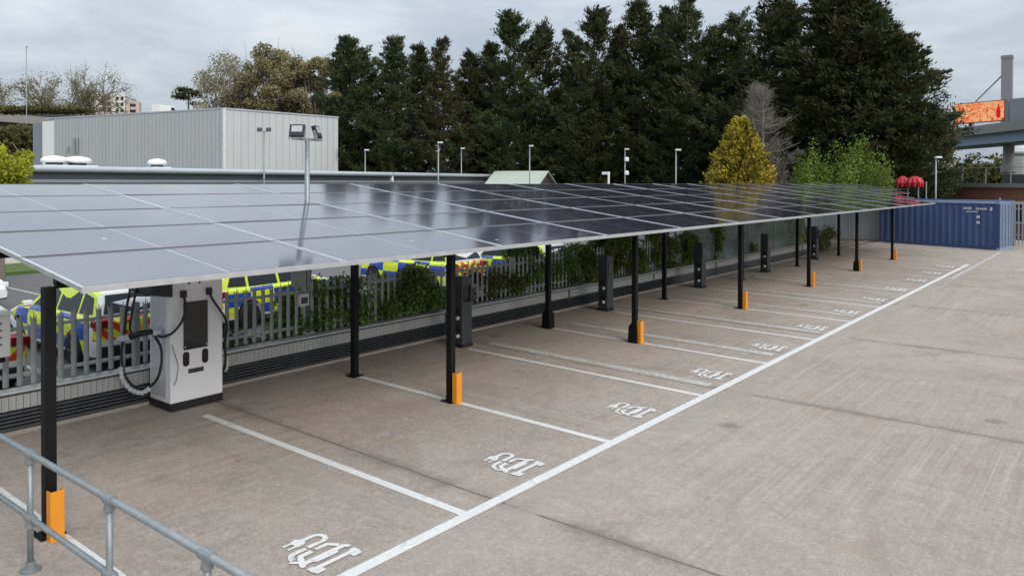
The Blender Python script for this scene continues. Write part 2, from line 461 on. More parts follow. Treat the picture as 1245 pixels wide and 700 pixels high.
M['limeyellow'] = m_foliage('yellow_green_leaves', [(0.20, 0.24, 0.02), (0.34, 0.38, 0.03), (0.50, 0.52, 0.05)], 0.6, 0.35)
M['hedge'] = m_foliage('glossy_hedge_leaves', [(0.06, 0.115, 0.024), (0.14, 0.24, 0.055), (0.24, 0.36, 0.09), (0.34, 0.46, 0.15)], 0.55, 0.35, 0.5, 2.5)
M['ivy'] = m_foliage('ivy_leaves', [(0.055, 0.09, 0.024), (0.13, 0.19, 0.045), (0.24, 0.30, 0.08), (0.36, 0.38, 0.11)], 0.55, 0.35, 0.5, 2.0)
M['bramble'] = m_foliage('dry_bramble', [(0.08, 0.075, 0.04), (0.12, 0.14, 0.05), (0.19, 0.19, 0.085), (0.24, 0.20, 0.13)], 0.55, 0.2)
M['bank'] = m_foliage('embankment_scrub', [(0.045, 0.048, 0.014), (0.085, 0.085, 0.025), (0.13, 0.12, 0.04)], 0.5, 0.2, scale=0.4)
M['hazegreen'] = plain('hill_woodland', (0.16, 0.20, 0.17), 1.0, 0, 0.35, 0.04)
M['bridge_conc'] = plain('bridge_concrete', (0.24, 0.235, 0.225), 0.8, 0, 0.1, 0.3, dirt=0.15)
M['bridge_blue'] = plain('blue_grey_girder', (0.17, 0.25, 0.36), 0.5, 0, 0.08, 0.4)
M['pylon'] = plain('grey_pylon_paint', (0.23, 0.235, 0.25), 0.6, 0, 0.06, 0.3)
M['ad'] = m_screen_ad()
M['pinkbrick'] = plain('pink_brick', (0.52, 0.40, 0.36), 0.85, 0, 0.06, 0.1)
M['palewall'] = plain('pale_wall', (0.62, 0.62, 0.60), 0.7, 0, 0.05, 0.1)
M['stencil'] = plain('faded_white_stencil', (0.46, 0.48, 0.52), 0.6, 0, 0.25, 9)
M['red'] = plain('red_coated_metal', (0.40, 0.015, 0.03), 0.4, 0, 0.2, 3)
k_ = NT('lit_advert_red')
k_.n('ShaderNodeOutputMaterial', inp={0: k_.n('ShaderNodeEmission', inp={'Color': (0.75, 0.02, 0.03), 'Strength': 0.8}).outputs[0]})
M['ad_red'] = k_.m
M['netting'] = m_mesh_fence()
M['yellowsticker'] = plain('amber_sticker', (0.65, 0.36, 0.03), 0.5, 0, 0.05)
M['grey_timber'] = m_ribbed('weathered_boarding', (0.34, 0.36, 0.365), 0, 0.14, 0.15, 0.2)


# ------------------------------------------------------------------ mesh helpers
class MB:
    def __init__(self):
        self.v, self.f = [], []

    def add(self, vs, fs):
        o = len(self.v)
        self.v += [tuple(float(c) for c in p) for p in vs]
        self.f += [tuple(i + o for i in q) for q in fs]
        return self

    def box(self, c, s, rz=0.0, rot=None):
        hx, hy, hz = s[0] / 2, s[1] / 2, s[2] / 2
        vs = [Vector((x, y, z)) for x in (-hx, hx) for y in (-hy, hy) for z in (-hz, hz)]
        m = rot if rot is not None else Matrix.Rotation(rz, 3, 'Z')
        vs = [m @ p + Vector(c) for p in vs]
        return self.add(vs, [(0, 1, 3, 2), (4, 6, 7, 5), (0, 4, 5, 1), (2, 3, 7, 6), (0, 2, 6, 4), (1, 5, 7, 3)])

    def b2(self, x0, x1, y0, y1, z0, z1):
        return self.box(((x0 + x1) / 2, (y0 + y1) / 2, (z0 + z1) / 2), (x1 - x0, y1 - y0, z1 - z0))

    def tube(self, pts, r, n=8, cap=True):
        pts = [Vector(p) for p in pts]
        rs = r if hasattr(r, '__len__') else [r] * len(pts)
        rings = []
        prev = None
        for i, p in enumerate(pts):
            d = (pts[min(i + 1, len(pts) - 1)] - pts[max(i - 1, 0)]).normalized()
            if prev is None:
                a = Vector((0, 0, 1)) if abs(d.z) < 0.9 else Vector((1, 0, 0))
                x = d.cross(a).normalized()
            else:
                x = (prev - d * prev.dot(d)).normalized()
            prev = x
            y = d.cross(x)
            rings.append([p + (x * math.cos(t) + y * math.sin(t)) * rs[i] for t in [2 * math.pi * j / n for j in range(n)]])
        vs = [q for g in rings for q in g]
        fs = [(i * n + j, i * n + (j + 1) % n, (i + 1) * n + (j + 1) % n, (i + 1) * n + j) for i in range(len(pts) - 1) for j in range(n)]
        if cap:
            fs.append(tuple(range(n))[::-1])
            fs.append(tuple((len(pts) - 1) * n + j for j in range(n)))
        return self.add(vs, fs)

    def bar(self, a, b, r, n=8):
        return self.tube([a, b], r, n)

    def lathe(self, prof, c=(0, 0, 0), n=20):
        vs, fs = [], []
        for (r, z) in prof:
            vs += [(c[0] + r * math.cos(2 * math.pi * j / n), c[1] + r * math.sin(2 * math.pi * j / n), c[2] + z) for j in range(n)]
        for i in range(len(prof) - 1):
            fs += [(i * n + j, i * n + (j + 1) % n, (i + 1) * n + (j + 1) % n, (i + 1) * n + j) for j in range(n)]
        fs.append(tuple(range(n))[::-1])
        fs.append(tuple((len(prof) - 1) * n + j for j in range(n)))
        return self.add(vs, fs)

    def prism(self, poly, axis, a, b):
        """polygon in the two axes other than `axis`, extruded from a to b"""
        def put(p, t):
            return {0: (t, p[0], p[1]), 1: (p[0], t, p[1]), 2: (p[0], p[1], t)}[axis]
        n = len(poly)
        vs = [put(p, a) for p in poly] + [put(p, b) for p in poly]
        fs = [tuple(range(n))[::-1], tuple(range(n, 2 * n))] + [(i, (i + 1) % n, n + (i + 1) % n, n + i) for i in range(n)]
        return self.add(vs, fs)

    def build(self, name, mat, parent=None, loc=None, smooth=False, bevel=0.0, recalc=True):
        me = bpy.data.meshes.new(name)
        me.from_pydata(self.v, [], self.f)
        if recalc or bevel:
            bm = bmesh.new()
            bm.from_mesh(me)
            bmesh.ops.recalc_face_normals(bm, faces=bm.faces)
            if bevel:
                bmesh.ops.bevel(bm, geom=[e for e in bm.edges if len(e.link_faces) == 2 and e.calc_face_angle(0) > 0.6],
                                offset=bevel, segments=2, affect='EDGES', profile=0.6)
            bm.to_mesh(me)
            bm.free()
        if smooth:
            me.polygons.foreach_set('use_smooth', [True] * len(me.polygons))
        me.materials.append(mat)
        o = bpy.data.objects.new(name, me)
        COL.objects.link(o)
        if parent is not None:
            o.parent = parent
        if loc is not None:
            o.location = loc
        return o


def quads(name, V, mat, parent=None, tint=None, loc=None):
    """V: (n,4,3) numpy array of loose leaf faces"""
    n = len(V)
    me = bpy.data.meshes.new(name)
    me.vertices.add(n * 4)
    me.vertices.foreach_set('co', V.reshape(-1).astype(np.float32))
    me.loops.add(n * 4)
    me.loops.foreach_set('vertex_index', np.arange(n * 4, dtype=np.int32))
    me.polygons.add(n)
    me.polygons.foreach_set('loop_start', np.arange(0, n * 4, 4, dtype=np.int32))
    if tint is None:
        tint = RNG.random(n)
    a = me.attributes.new('tint', 'FLOAT', 'FACE')
    a.data.foreach_set('value', np.asarray(tint, dtype=np.float32))
    me.update(calc_edges=True)
    me.materials.append(mat)
    o = bpy.data.objects.new(name, me)
    COL.objects.link(o)
    if parent is not None:
        o.parent = parent
    if loc is not None:
        o.location = loc
    return o


def tag(o, label=None, cat=None, group=None, kind=None):
    if label:
        o['label'] = label
    if cat:
        o['category'] = cat
    if group:
        o['group'] = group
    if kind:
        o['kind'] = kind
    return o


def thing(name, label, cat, loc=(0, 0, 0), rz=0.0, group=None):
    o = bpy.data.objects.new(name, None)
    COL.objects.link(o)
    o.location = [float(c) for c in loc]
    o.rotation_euler = (0, 0, rz)
    o.empty_display_size = 0.2
    return tag(o, label, cat, group)


def structure(o):
    o['kind'] = 'structure'
    return o


def copy_tree(o, parent=None):
    c = o.copy()
    COL.objects.link(c)
    if parent is not None:
        c.parent = parent
    for ch in list(o.children):
        copy_tree(ch, c)
    return c


ORD = ['first', 'second', 'third', 'fourth', 'fifth', 'sixth', 'seventh', 'eighth', 'ninth', 'tenth', 'eleventh', 'twelfth', 'thirteenth',
       'fourteenth', 'fifteenth', 'sixteenth', 'seventeenth', 'eighteenth', 'nineteenth', 'twentieth', 'twenty-first', 'twenty-second',
       'twenty-third', 'twenty-fourth', 'twenty-fifth', 'twenty-sixth']

W = 2.5                         # bay pitch


def gz(x):
    return 0.0141 * max(0.0, -x)     # the slab rises gently towards the wall


# ------------------------------------------------------------------ ground
def sheet(name, quad_list, mat, dz=0.0):
    b = MB()
    for q in quad_list:
        b.add([(x, y, z + dz) for x, y, z in q], [(0, 1, 2, 3)])
    return structure(b.build(name, mat))


def flat(x0, x1, y0, y1, dz):
    """strip that follows the slab"""
    return [(x0, y0, gz(x0) + dz), (x1, y0, gz(x1) + dz), (x1, y1, gz(x1) + dz), (x0, y1, gz(x0) + dz)]


sheet('ground', [[(-1500, -1500, -0.6), (1500, -1500, -0.6), (1500, 1500, -0.6), (-1500, 1500, -0.6)]], M['land'])
b = MB()
b.prism([(-5.75, -0.7), (70, -0.7), (70, 0.0), (0.0, 0.0), (-5.75, gz(-5.75))], 1, -40, 46)
structure(b.build('car_park_slab', M['concrete']))
b = MB()
b.b2(-27.2, -5.76, -30, 60, -0.59, -0.45)
structure(b.build('rear_yard_asphalt', M['asphalt']))
b = MB()
b.b2(-30.5, -27.2, -30, 60, -0.58, -0.33)
structure(b.build('grass_verge', M['grass']))

# painted bay lines: the long line and the bay dividers
LW = 0.10
structure(sheet('road_marking', [flat(-0.02, 0.10, -6, 30.25, 0.004)], M['line']))
for k in range(0, 13):
    x0 = -4.40 if k % 2 else -4.50
    if k == 0:
        x0 = -5.3
    sheet('road_marking', [flat(x0, -0.02, k * W - LW / 2 + 0.02, k * W + LW / 2 + 0.02, 0.004)], M['line'] if k < 8 else M['oldline'])
# earlier layout, scrubbed off and still showing
sheet('scrubbed_marking', [flat(0.24, 0.48, 2.9, 38.2, 0.005)], M['ghost'])
sheet('worn_marking', [flat(0.28, 0.39, 25, 36.9, 0.009)], M['oldline'])
sheet('scrubbed_marking', [flat(0.16, 0.56, 2.6, 38.0, 0.007)], M['ghost'])
for i, (y, m_) in enumerate([(2.12, 'ghost'), (5.42, 'ghost'), (8.12, 'oldline'), (10.72, 'oldline'), (13.3, 'oldline'), (15.8, 'oldline'), (18.2, 'oldline'), (20.9, 'oldline')]):
    sheet('scrubbed_marking' if m_ == 'ghost' else 'worn_marking', [flat(-4.4, -0.15, y - 0.1, y + 0.1, 0.007)], M[m_])
    sheet('scrubbed_marking', [flat(-4.6, -0.10, y - 0.14, y + 0.12, 0.0055)], M['ghost'])
for y0, y1, x in [(1.3, 2.3, -4.85), (3.5, 5.0, -4.75), (-1.2, 0.3, -4.7), (5.8, 7.2, -4.6)]:
    sheet('scrubbed_marking', [flat(x - 0.13, x + 0.13, y0, y1, 0.0065)], M['ghost'])
for y in (32.6, 35.1, 37.4):
    sheet('worn_marking', [flat(-6.0, 0.3, y - 0.06, y + 0.06, 0.008)], M['oldline'])


# electric-car symbols
def stroke(b, pts, w, z=0.0):
    n = len(pts)
    L, Rr = [], []
    for i, p in enumerate(pts):
        a, c = pts[max(i - 1, 0)], pts[min(i + 1, n - 1)]
        dx, dy = c[0] - a[0], c[1] - a[1]
        l = math.hypot(dx, dy) or 1
        L.append((p[0] - dy / l * w / 2, p[1] + dx / l * w / 2))
        Rr.append((p[0] + dy / l * w / 2, p[1] - dx / l * w / 2))
    for i in range(n - 1):
        b.add([(-q[1], q[0], z) for q in (L[i], L[i + 1], Rr[i + 1], Rr[i])], [(0, 1, 2, 3)])


def poly(b, pts, z=0.0):
    b.add([(-q[1], q[0], z) for q in pts], [tuple(range(len(pts)))])


def make_symbol():
    b = MB()
    # car seen from the front (u across the bay, v away from the long line)
    stroke(b, [(-0.205, 0.34), (-0.172, 0.42), (-0.140, 0.464), (-0.03, 0.468)], 0.052, 0.0001)
    stroke(b, [(0.008, 0.474), (0.125, 0.470), (0.150, 0.440), (0.185, 0.385)], 0.046, 0.0001)
    poly(b, [(-0.272, 0.440), (-0.212, 0.365), (-0.186, 0.388), (-0.240, 0.458)])
    poly(b, [(-0.225, 0.375), (0.205, 0.375), (0.240, 0.335), (0.240, 0.300), (0.205, 0.300), (0.190, 0.322), (0.120, 0.322), (0.095, 0.292),
             (-0.105, 0.292), (-0.130, 0.322), (-0.195, 0.322), (-0.212, 0.300), (-0.245, 0.300), (-0.245, 0.335)], 0.0003)
    poly(b, [(-0.235, 0.262), (-0.195, 0.262), (-0.165, 0.244), (0.165, 0.244), (0.195, 0.262), (0.235, 0.262), (0.238, 0.196), (-0.238, 0.196)], 0.0003)
    poly(b, [(-0.236, 0.194), (-0.135, 0.194), (-0.135, 0.145), (-0.220, 0.145)])
    poly(b, [(0.236, 0.194), (0.135, 0.194), (0.135, 0.145), (0.220, 0.145)])
    # plug, prongs and looping lead
    poly(b, [(-0.065, 0.715), (0.0, 0.735), (0.048, 0.70), (0.048, 0.65), (0.0, 0.61), (-0.065, 0.605)], 0.0002)
    stroke(b, [(-0.06, 0.702), (-0.138, 0.702)], 0.026)
    stroke(b, [(-0.06, 0.630), (-0.142, 0.630)], 0.026)
    arc = [(0.05, 0.676), (0.12, 0.68)] + [(0.135 + 0.066 * math.cos(a), 0.612 + 0.066 * math.sin(a)) for a in [R(75 - 18 * i) for i in range(10)]] + [(0.05, 0.545), (-0.01, 0.543)]
    stroke(b, arc, 0.046, 0.0001)
    arc2 = [(-0.03, 0.541), (-0.12, 0.541)] + [(-0.135 + 0.085 * math.cos(a), 0.456 + 0.085 * math.sin(a)) for a in [R(100 + 16 * i) for i in range(6)]]
    stroke(b, arc2, 0.046, 0.0001)
    return b.build('electric_car_symbol', M['line'], recalc=False)


sym = make_symbol()
for i in range(12):
    o = sym if i == 0 else sym.copy()
    if i:
        COL.objects.link(o)
    o.location = (random.uniform(-0.012, 0.012), W * i + 1.25 + random.uniform(-0.03, 0.03), 0.0085)
    o.rotation_euler = (0, math.atan(0.0141), random.uniform(-0.02, 0.02))
    tag(o, 'white electric car and plug symbol painted in the %s bay from the handrail' % ORD[i], 'road symbol', 'electric car symbols painted in the bays')

# ------------------------------------------------------------------ solar canopy
EX, EY, EZ = -1.7523, -0.0416, 2.1656       # near front corner
DX, DZ, PL = -1.2561, 0.1585, 2.6268
SL = math.hypot(DX, DZ)
ANG = math.atan2(DZ, -DX)
canopy = thing('solar_canopy', 'long sloping roof of solar modules on black steel posts over the charging bays', 'solar canopy', (EX, EY, 0))
rotm = Matrix(((-math.cos(ANG), 0, math.sin(ANG)), (0, 1, 0), (math.sin(ANG), 0, math.cos(ANG))))


def rot_to_euler():
    # local +X runs up the slope (towards -X world); rotate about Y
    return Matrix.Rotation(math.pi, 3, 'Z') @ Matrix.Rotation(-ANG, 3, 'Y')


PM = rot_to_euler().to_euler()
ROWS = [13, 14, 16, 18, 20]
hw, hl = (SL - 0.036) / 2, (PL - 0.016) / 2
glass_mb = MB().b2(-hw + 0.02, hw - 0.02, -hl + 0.03, hl - 0.03, -0.012, 0.0)
fr = MB()
fr.b2(-hw, hw, -hl, -hl + 0.0295, -0.035, 0.004).b2(-hw, hw, hl - 0.0295, hl, -0.035, 0.004)
n_silver = len(fr.f)
fr.b2(-hw, -hw + 0.0195, -hl + 0.03, hl - 0.03, -0.035, 0.002).b2(hw - 0.0195, hw, -hl + 0.03, hl - 0.03, -0.035, 0.002)
proto = None
for r_, n_ in enumerate(ROWS):
    for k in range(n_):
        if proto is None:
            proto = glass_mb.build('solar_panel', M['cells'], canopy)
            fo = fr.build('frame', M['alu'], proto, recalc=False)
            fo.data.materials.append(M['edge_shade'])
            for f_ in fo.data.polygons:
                f_.material_index = int(f_.index >= n_silver)
            p_ = proto
        else:
            p_ = copy_tree(proto, canopy)
        s_ = (r_ + 0.5)
        p_.location = (DX * s_, PL * (k + 0.5), EZ + DZ * s_)
        p_.rotation_euler = PM
        p_.rotation_euler.y += random.uniform(-0.0035, 0.0035)
        p_.rotation_euler.x += random.uniform(-0.0035, 0.0035)
MB().b2(-0.004, 0.026, 0.0, PL * ROWS[0], -0.040, 0.006).build('eave_trim', M['alu'], canopy, loc=(0, 0, EZ))
A_X, B_X = -2.4884, -4.4752
PS = 0.09


def post_mesh(x, y, sleeve):
    ztop = EZ + (EX - x) * DZ / -DX - 0.14
    b = MB()
    b.b2(-PS / 2, PS / 2, -PS / 2, PS / 2, 0.012, ztop - gz(x))
    b.b2(-0.10, 0.10, -0.10, 0.10, 0.0, 0.0115)
    if sleeve:
        b.add([(sx * w_, sy * w_, z) for z, w_ in ((0.013, 0.095), (0.30, 0.085), (0.36, PS / 2 + 0.004)) for sx, sy in ((-1, -1), (1, -1), (1, 1), (-1, 1))],
              [(i * 4 + j, i * 4 + (j + 1) % 4, i * 4 + 4 + (j + 1) % 4, i * 4 + 4 + j) for i in range(2) for j in range(4)])
    else:
        for sx in (-1, 1):
            for sy in (-1, 1):
                b.lathe([(0.009, 0), (0.009, 0.028)], (sx * 0.08, sy * 0.08, 0.01), 6)
    return b


for i in range(7):
    y = 2 * i * W - EY
    if i == 0:
        y -= 0.03
    o = post_mesh(A_X, y, i == 2 or i == 5).build('post', M['black_steel'], canopy, bevel=0.004)
    o.location = (A_X - EX + (0.09 if i == 0 else 0.0), y, gz(A_X))
    o = post_mesh(B_X, y, i == 2).build('post', M['black_steel'], canopy, bevel=0.004)
    o.location = (B_X - EX, y, gz(B_X))
    # rafter under the modules (the first frame has none in view)
    if i == 0:
        continue
    b = MB()
    q = [(-0.69, -0.22), (-0.69, -0.13), (5 * DX + 0.25, -0.13), (5 * DX + 0.25, -0.19), (-2.7, -0.28), (-0.80, -0.28)]
    pts = [(x, EZ + z + x * DZ / DX) for x, z in q]
    b.prism(pts, 1, -0.05, 0.05)
    o = b.build('rafter', M['black_steel'], canopy)
    o.location = (0, y, 0)
for s_ in (0.45, 1.5, 2.5, 3.5, 4.6):
    b = MB()
    ln = PL * ROWS[min(4, int(s_))]
    b.b2(-0.03, 0.03, 0.03, ln - 0.03, -0.125, -0.045)
    o = b.build('purlin', M['black_steel'], canopy)
    o.location = (DX * s_, 0, EZ + DZ * s_)
# inverter housings and cable trays tucked under the front edge
for y in (2.75, 4.15, 5.9, 9.4, 11.1, 12.5):
    b = MB().b2(-0.07, 0.07, -0.11, 0.11, -0.10, -0.036)
    o = b.build('junction_box', M['black_plastic'], canopy, bevel=0.01)
    o.location = (-0.30, y, EZ + 0.03)

# orange post guards
def make_guard():
    b = MB()
    b.b2(0.0, 0.008, -0.055, 0.055, 0.006, 0.41)
    b.b2(-0.07, 0.0, 0.047, 0.055, 0.006, 0.41)
    b.b2(-0.07, 0.0, -0.055, -0.047, 0.006, 0.41)
    b.b2(-0.075, 0.03, -0.06, 0.06, 0.0, 0.0055)
    return b.build('post_guard', M['orange'], bevel=0.003)


g0 = make_guard()
for i in range(7):
    o = g0 if i == 0 else g0.copy()
    if i:
        COL.objects.link(o)
    o.location = (A_X + (0.15 if i else 0.25), 2 * i * W + (0.0 if i else -0.03), gz(A_X + 0.15))
    o.rotation_euler = (0, 0, random.uniform(-0.05, 0.05))
    lab = {0: 'orange steel guard at the post behind the handrail, nearest of seven', 6: 'orange steel guard at the farthest front post, before the blue container'}.get(
        i, 'orange steel guard at the %s front post from the handrail' % ORD[i])
    tag(o, lab, 'post guard', 'orange guards at the canopy posts')

# ------------------------------------------------------------------ low wall, slats and fences behind the bays
wall = thing('boundary_wall', 'low grey profiled wall with black slats along the back of the bays', 'wall', (-5.42, 0, 0.077))
b = MB().b2(-0.02, 0.06, -20, 30.2, -0.08, 0.035)
b.build('kerb', M['kerb'], wall)
for z in (0.062, 0.104, 0.146, 0.188, 0.230):
    b = MB()
    b.tube([(0.03 - z * 0.15, -20, z), (0.03 - z * 0.15, 17.5, z)], 0.015, 6)
    b.build('slat', M['slat'], wall, smooth=True)
b = MB().b2(-0.10, -0.06, -20, 17.5, 0.03, 0.255)
b.build('slat_backing', M['black_plastic'], wall)
b = MB().b2(-0.11, -0.055, 17.5, 30.1, 0.03, 0.255)
b.build('plinth', M['slat'], wall)
b = MB().b2(-0.13, -0.05, -20, 30.1, 0.256, 0.42)
b.build('wall_panel', M['wallpanel'], wall)
b = MB().b2(-0.15, -0.06, -20, 30.1, 0.4205, 0.45)
b.build('dark_strip', M['slat'], wall)
b = MB().b2(-0.24, -0.03, -20, 30.1, 0.4505, 0.472)
b.build('coping', M['wall_cap'], wall, bevel=0.004)
for y in (8.05, 12.2, 16.3, 20.4, 24.6, 28.6):
    MB().b2(-0.052, -0.035, y - 0.02, y + 0.02, 0.03, 0.42).build('joint_strip', M['slat'], wall)

FXX = -5.72
fence = thing('palisade_fence', 'grey steel palisade fence with pointed pales standing on the low wall', 'fence', (FXX, 0, 0.55))
PALE_H = 0.86


def pale(b, y, h, lean=0.0):
    w, d = 0.034, 0.012
    pts = [(-w, 0), (-w * .35, d), (w * .35, d), (w, 0)]
    top = [(-w * 1.25, h - 0.03, 0.045), (0, h + 0.03, 0.0), (w * 1.25, h - 0.03, 0.045)]
    vs = []
    for z in (0.0, h - 0.13):
        vs += [(p[1] + lean * z, y + p[0], z) for p in pts]
    n = len(vs)
    fs = [(0, 1, 5, 4), (1, 2, 6, 5), (2, 3, 7, 6)]
    # three splayed tips
    vs += [(lean * h - 0.012, y - w * 1.08, h - 0.025), (d + lean * h, y, h + 0.03), (lean * h - 0.012, y + w * 1.08, h - 0.025),
           (d * .5, y - w * .35, h - 0.075), (d * .5, y + w * .35, h - 0.075)]
    fs += [(4, 5, n + 3, n), (5, 6, n + 4, n + 1, n + 3), (6, 7, n + 2, n + 4)]
    b.add(vs, fs)


sec = 0
y = -8.6
while y < 16.2:
    b = MB()
    for i in range(18):
        pale(b, y + i * 0.152 + 0.076, PALE_H + random.uniform(-0.008, 0.008), random.uniform(-0.008, 0.008))
    b.build('pale_panel', M['fence_grey'], fence, recalc=False)
    b = MB()
    for z in (0.10, 0.66):
        b.b2(-0.055, -0.012, y, y + 2.72, z, z + 0.04)
    b.build('rail', M['fence_grey'], fence)
    MB().b2(-0.16, -0.06, y - 0.03, y + 0.03, -0.9, 0.82).build('fence_post', M['fence_grey'], fence)
    y += 2.736
    sec += 1
PAL_END = y

net = thing('mesh_fence', 'green netted mesh fence on the low wall beyond the palisade', 'fence', (FXX - 0.02, 0, 0.55))
yy = PAL_END
while yy < 29.4:
    MB().b2(-0.004, 0.004, yy + 0.03, min(yy + 2.45, 29.7), 0.0, 1.02).build('mesh_panel', M['netting'], net)
    MB().b2(-0.03, 0.03, yy - 0.03, yy + 0.03, -0.9, 1.10).build('fence_post', M['fence_grey'], net)
    yy += 2.48

# boarded fence behind the far end of the bays
bf = thing('boarded_fence', 'tall weathered grey boarded fence behind the far bays', 'fence', (-16.5, 40.2, 0.0), R(-4))
for i in range(7):
    MB().b2(i * 1.66, i * 1.66 + 1.6, -0.02, 0.02, 0.1, 1.95).build('board_panel', M['grey_timber'], bf)
    MB().b2(i * 1.66 - 0.055, i * 1.66 - 0.003, -0.05, 0.05, 0.0, 2.02).build('fence_post', M['fence_grey'], bf)

sheet('bare_earth', [[(-8.6, 30.4, 0.07), (-5.45, 30.4, 0.085), (-4.9, 46, 0.075), (-13, 46.4, 0.07)]], M['earth'])

# ------------------------------------------------------------------ rapid charger
CX0, CX1, CY0, CY1 = -5.36, -4.82, 2.295, 3.02
CH = 1.98
gzc = gz(-5.1)
ch = thing('rapid_charger', 'tall white two-cable rapid charger with dark screen on a black plinth', 'charger', ((CX0 + CX1) / 2, (CY0 + CY1) / 2, gzc))
cxh, cyh = (CX1 - CX0) / 2, (CY1 - CY0) / 2
MB().b2(-cxh + 0.012, cxh, -cyh, cyh, 0.1005, CH).build('casing', M['white_case'], ch, bevel=0.012)
MB().b2(-cxh - 0.004, cxh + 0.004, -cyh - 0.004, cyh + 0.004, 0.0, 0.10).build('plinth', M['black_plastic'], ch, bevel=0.006)
MB().b2(-cxh + 0.06, cxh - 0.10, -cyh - 0.006, -cyh - 0.0005, 0.16, 1.50).build('side_panel', M['side_case'], ch, bevel=0.002)
yo = (CY0 + CY1) / 2
MB().b2(cxh + 0.0005, cxh + 0.016, 2.468 - yo, 2.80 - yo, 0.76, 1.375).build('screen', M['screen'], ch, bevel=0.006)
for yy in (2.485, 2.782):
    MB().lathe([(0.011, 0), (0.011, 0.004)], (0, 0, 0), 10).build('screen_bolt', M['alu'], ch).matrix_local = Matrix.Translation((cxh + 0.0165, yy - yo, 0.80)) @ Matrix.Rotation(R(90), 4, 'Y')
for yy in (2.502, 2.765):
    b = MB()
    pts = [(0.042 * math.cos(a), (0.052 if math.sin(a) >= 0 else -0.052) + 0.042 * math.sin(a)) for a in [2 * math.pi * i / 24 for i in range(24)]]
    b.prism(pts, 0, 0.0005, 0.012)
    o = b.build('card_reader', M['screen'], ch)
    o.location = (cxh, yy - yo, 0.642)
MB().b2(cxh + 0.0005, cxh + 0.006, 2.535 - yo, 2.745 - yo, 0.448, 0.505).build('label_plate', M['black_plastic'], ch)
for a0, a1 in ((2.548, 2.625), (2.655, 2.732)):
    MB().b2(cxh + 0.0065, cxh + 0.0072, a0 - yo, a1 - yo, 0.464, 0.489).build('label_text_block', M['darkgrey'], ch)
MB().add([(-0.045, 0, 0), (0, 0, -0.045), (0.045, 0, 0), (0, 0, 0.045), (-0.045, -0.004, 0), (0, -0.004, -0.045), (0.045, -0.004, 0), (0, -0.004, 0.045)],
         [(0, 1, 2, 3), (7, 6, 5, 4), (0, 4, 5, 1), (1, 5, 6, 2), (2, 6, 7, 3), (3, 7, 4, 0)]).build('warning_sticker', M['yellowsticker'], ch, loc=(0.03, -cyh - 0.0065, 0.52))
# cable arm: black hood on the near side, sockets on the front
b = MB()
b.add([(-0.30, -cyh - 0.26, 1.52), (0.30, -cyh - 0.26, 1.52), (0.36, -cyh - 0.013, 1.47), (-0.30, -cyh - 0.013, 1.43),
       (-0.30, -cyh - 0.26, 1.74), (0.30, -cyh - 0.26, 1.74), (0.36, -cyh - 0.013, 1.78), (-0.30, -cyh - 0.013, 1.78)],
      [(0, 3, 2, 1), (4, 5, 6, 7), (0, 1, 5, 4), (1, 2, 6, 5), (2, 3, 7, 6), (3, 0, 4, 7)])
b.build('cable_hood', M['black_plastic'], ch, bevel=0.008)
for yy in (2.459, 2.812):
    MB().b2(cxh + 0.0005, cxh + 0.05, yy - yo - 0.035, yy - yo + 0.035, 1.44, 1.53).build('cable_gland', M['black_plastic'], ch, bevel=0.008)
for yy in (2.545, 2.69):
    MB().b2(cxh + 0.0005, cxh + 0.008, yy - yo - 0.010, yy - yo + 0.010, 1.60, 1.66).build('vent_slot', M['black_plastic'], ch)


def bez(pts, n=28):
    """smooth curve through control points (Catmull-Rom)"""
    P = [Vector(p) for p in pts]
    P = [P[0] * 2 - P[1]] + P + [P[-1] * 2 - P[-2]]
    out = []
    for i in range(1, len(P) - 2):
        for j in range(n):
            t = j / n
            a, b_, c, d = P[i - 1], P[i], P[i + 1], P[i + 2]
            out.append(0.5 * ((2 * b_) + (c - a) * t + (2 * a - 5 * b_ + 4 * c - d) * t * t + (3 * b_ - a - 3 * c + d) * t ** 3))
    out.append(P[-2])
    return out


def L_(x, y, z):
    return (x - (CX0 + CX1) / 2, y - yo, z)


holL = L_(-5.00, 2.20, 0.99)
cab1 = [L_(-4.79, 2.459, 1.47), L_(-4.75, 2.458, 1.34), L_(-4.73, 2.41, 1.17), L_(-4.76, 2.31, 1.03), L_(-4.85, 2.23, 0.97), L_(-4.95, 2.20, 0.97)]
MB().tube(bez(cab1, 10), 0.016, 8).build('charging_cable', M['cable'], ch, smooth=True)
loop = [L_(-5.0, 2.18, 0.97), L_(-4.86, 2.19, 0.84), L_(-4.80, 2.17, 0.66), L_(-4.83, 2.13, 0.46), L_(-4.98, 2.08, 0.33), L_(-5.2, 2.02, 0.32), L_(-5.38, 1.98, 0.46), L_(-5.44, 1.97, 0.72), L_(-5.42, 2.00, 1.0), L_(-5.40, 2.02, 1.3), L_(-5.36, 2.06, 1.60)]
MB().tube(bez(loop, 10), 0.017, 8).build('charging_cable', M['cable'], ch, smooth=True)
loop2 = [L_(-5.15, 2.03, 1.60), L_(-5.2, 2.0, 1.3), L_(-5.27, 2.0, 1.05), L_(-5.20, 2.02, 0.97)]
MB().tube(bez(loop2, 10), 0.015, 8).build('charging_cable', M['cable'], ch, smooth=True)
wrap = [L_(-5.42, 1.95, 0.55), L_(-5.36, 1.95, 0.40), L_(-5.2, 1.98, 0.29), L_(-5.02, 2.03, 0.27), L_(-4.92, 2.08, 0.33)]
MB().tube(bez(wrap, 8), [0.03 + 0.008 * math.sin(i * 2.1) for i in range(33)], 7).build('cable_wrap', M['plastic_wrap'], ch, smooth=True)
thin = [L_(-4.79, 2.30, 0.86), L_(-4.76, 2.33, 0.72), L_(-4.75, 2.36, 0.58), L_(-4.77, 2.35, 0.42), L_(-4.79, 2.33, 0.34)]
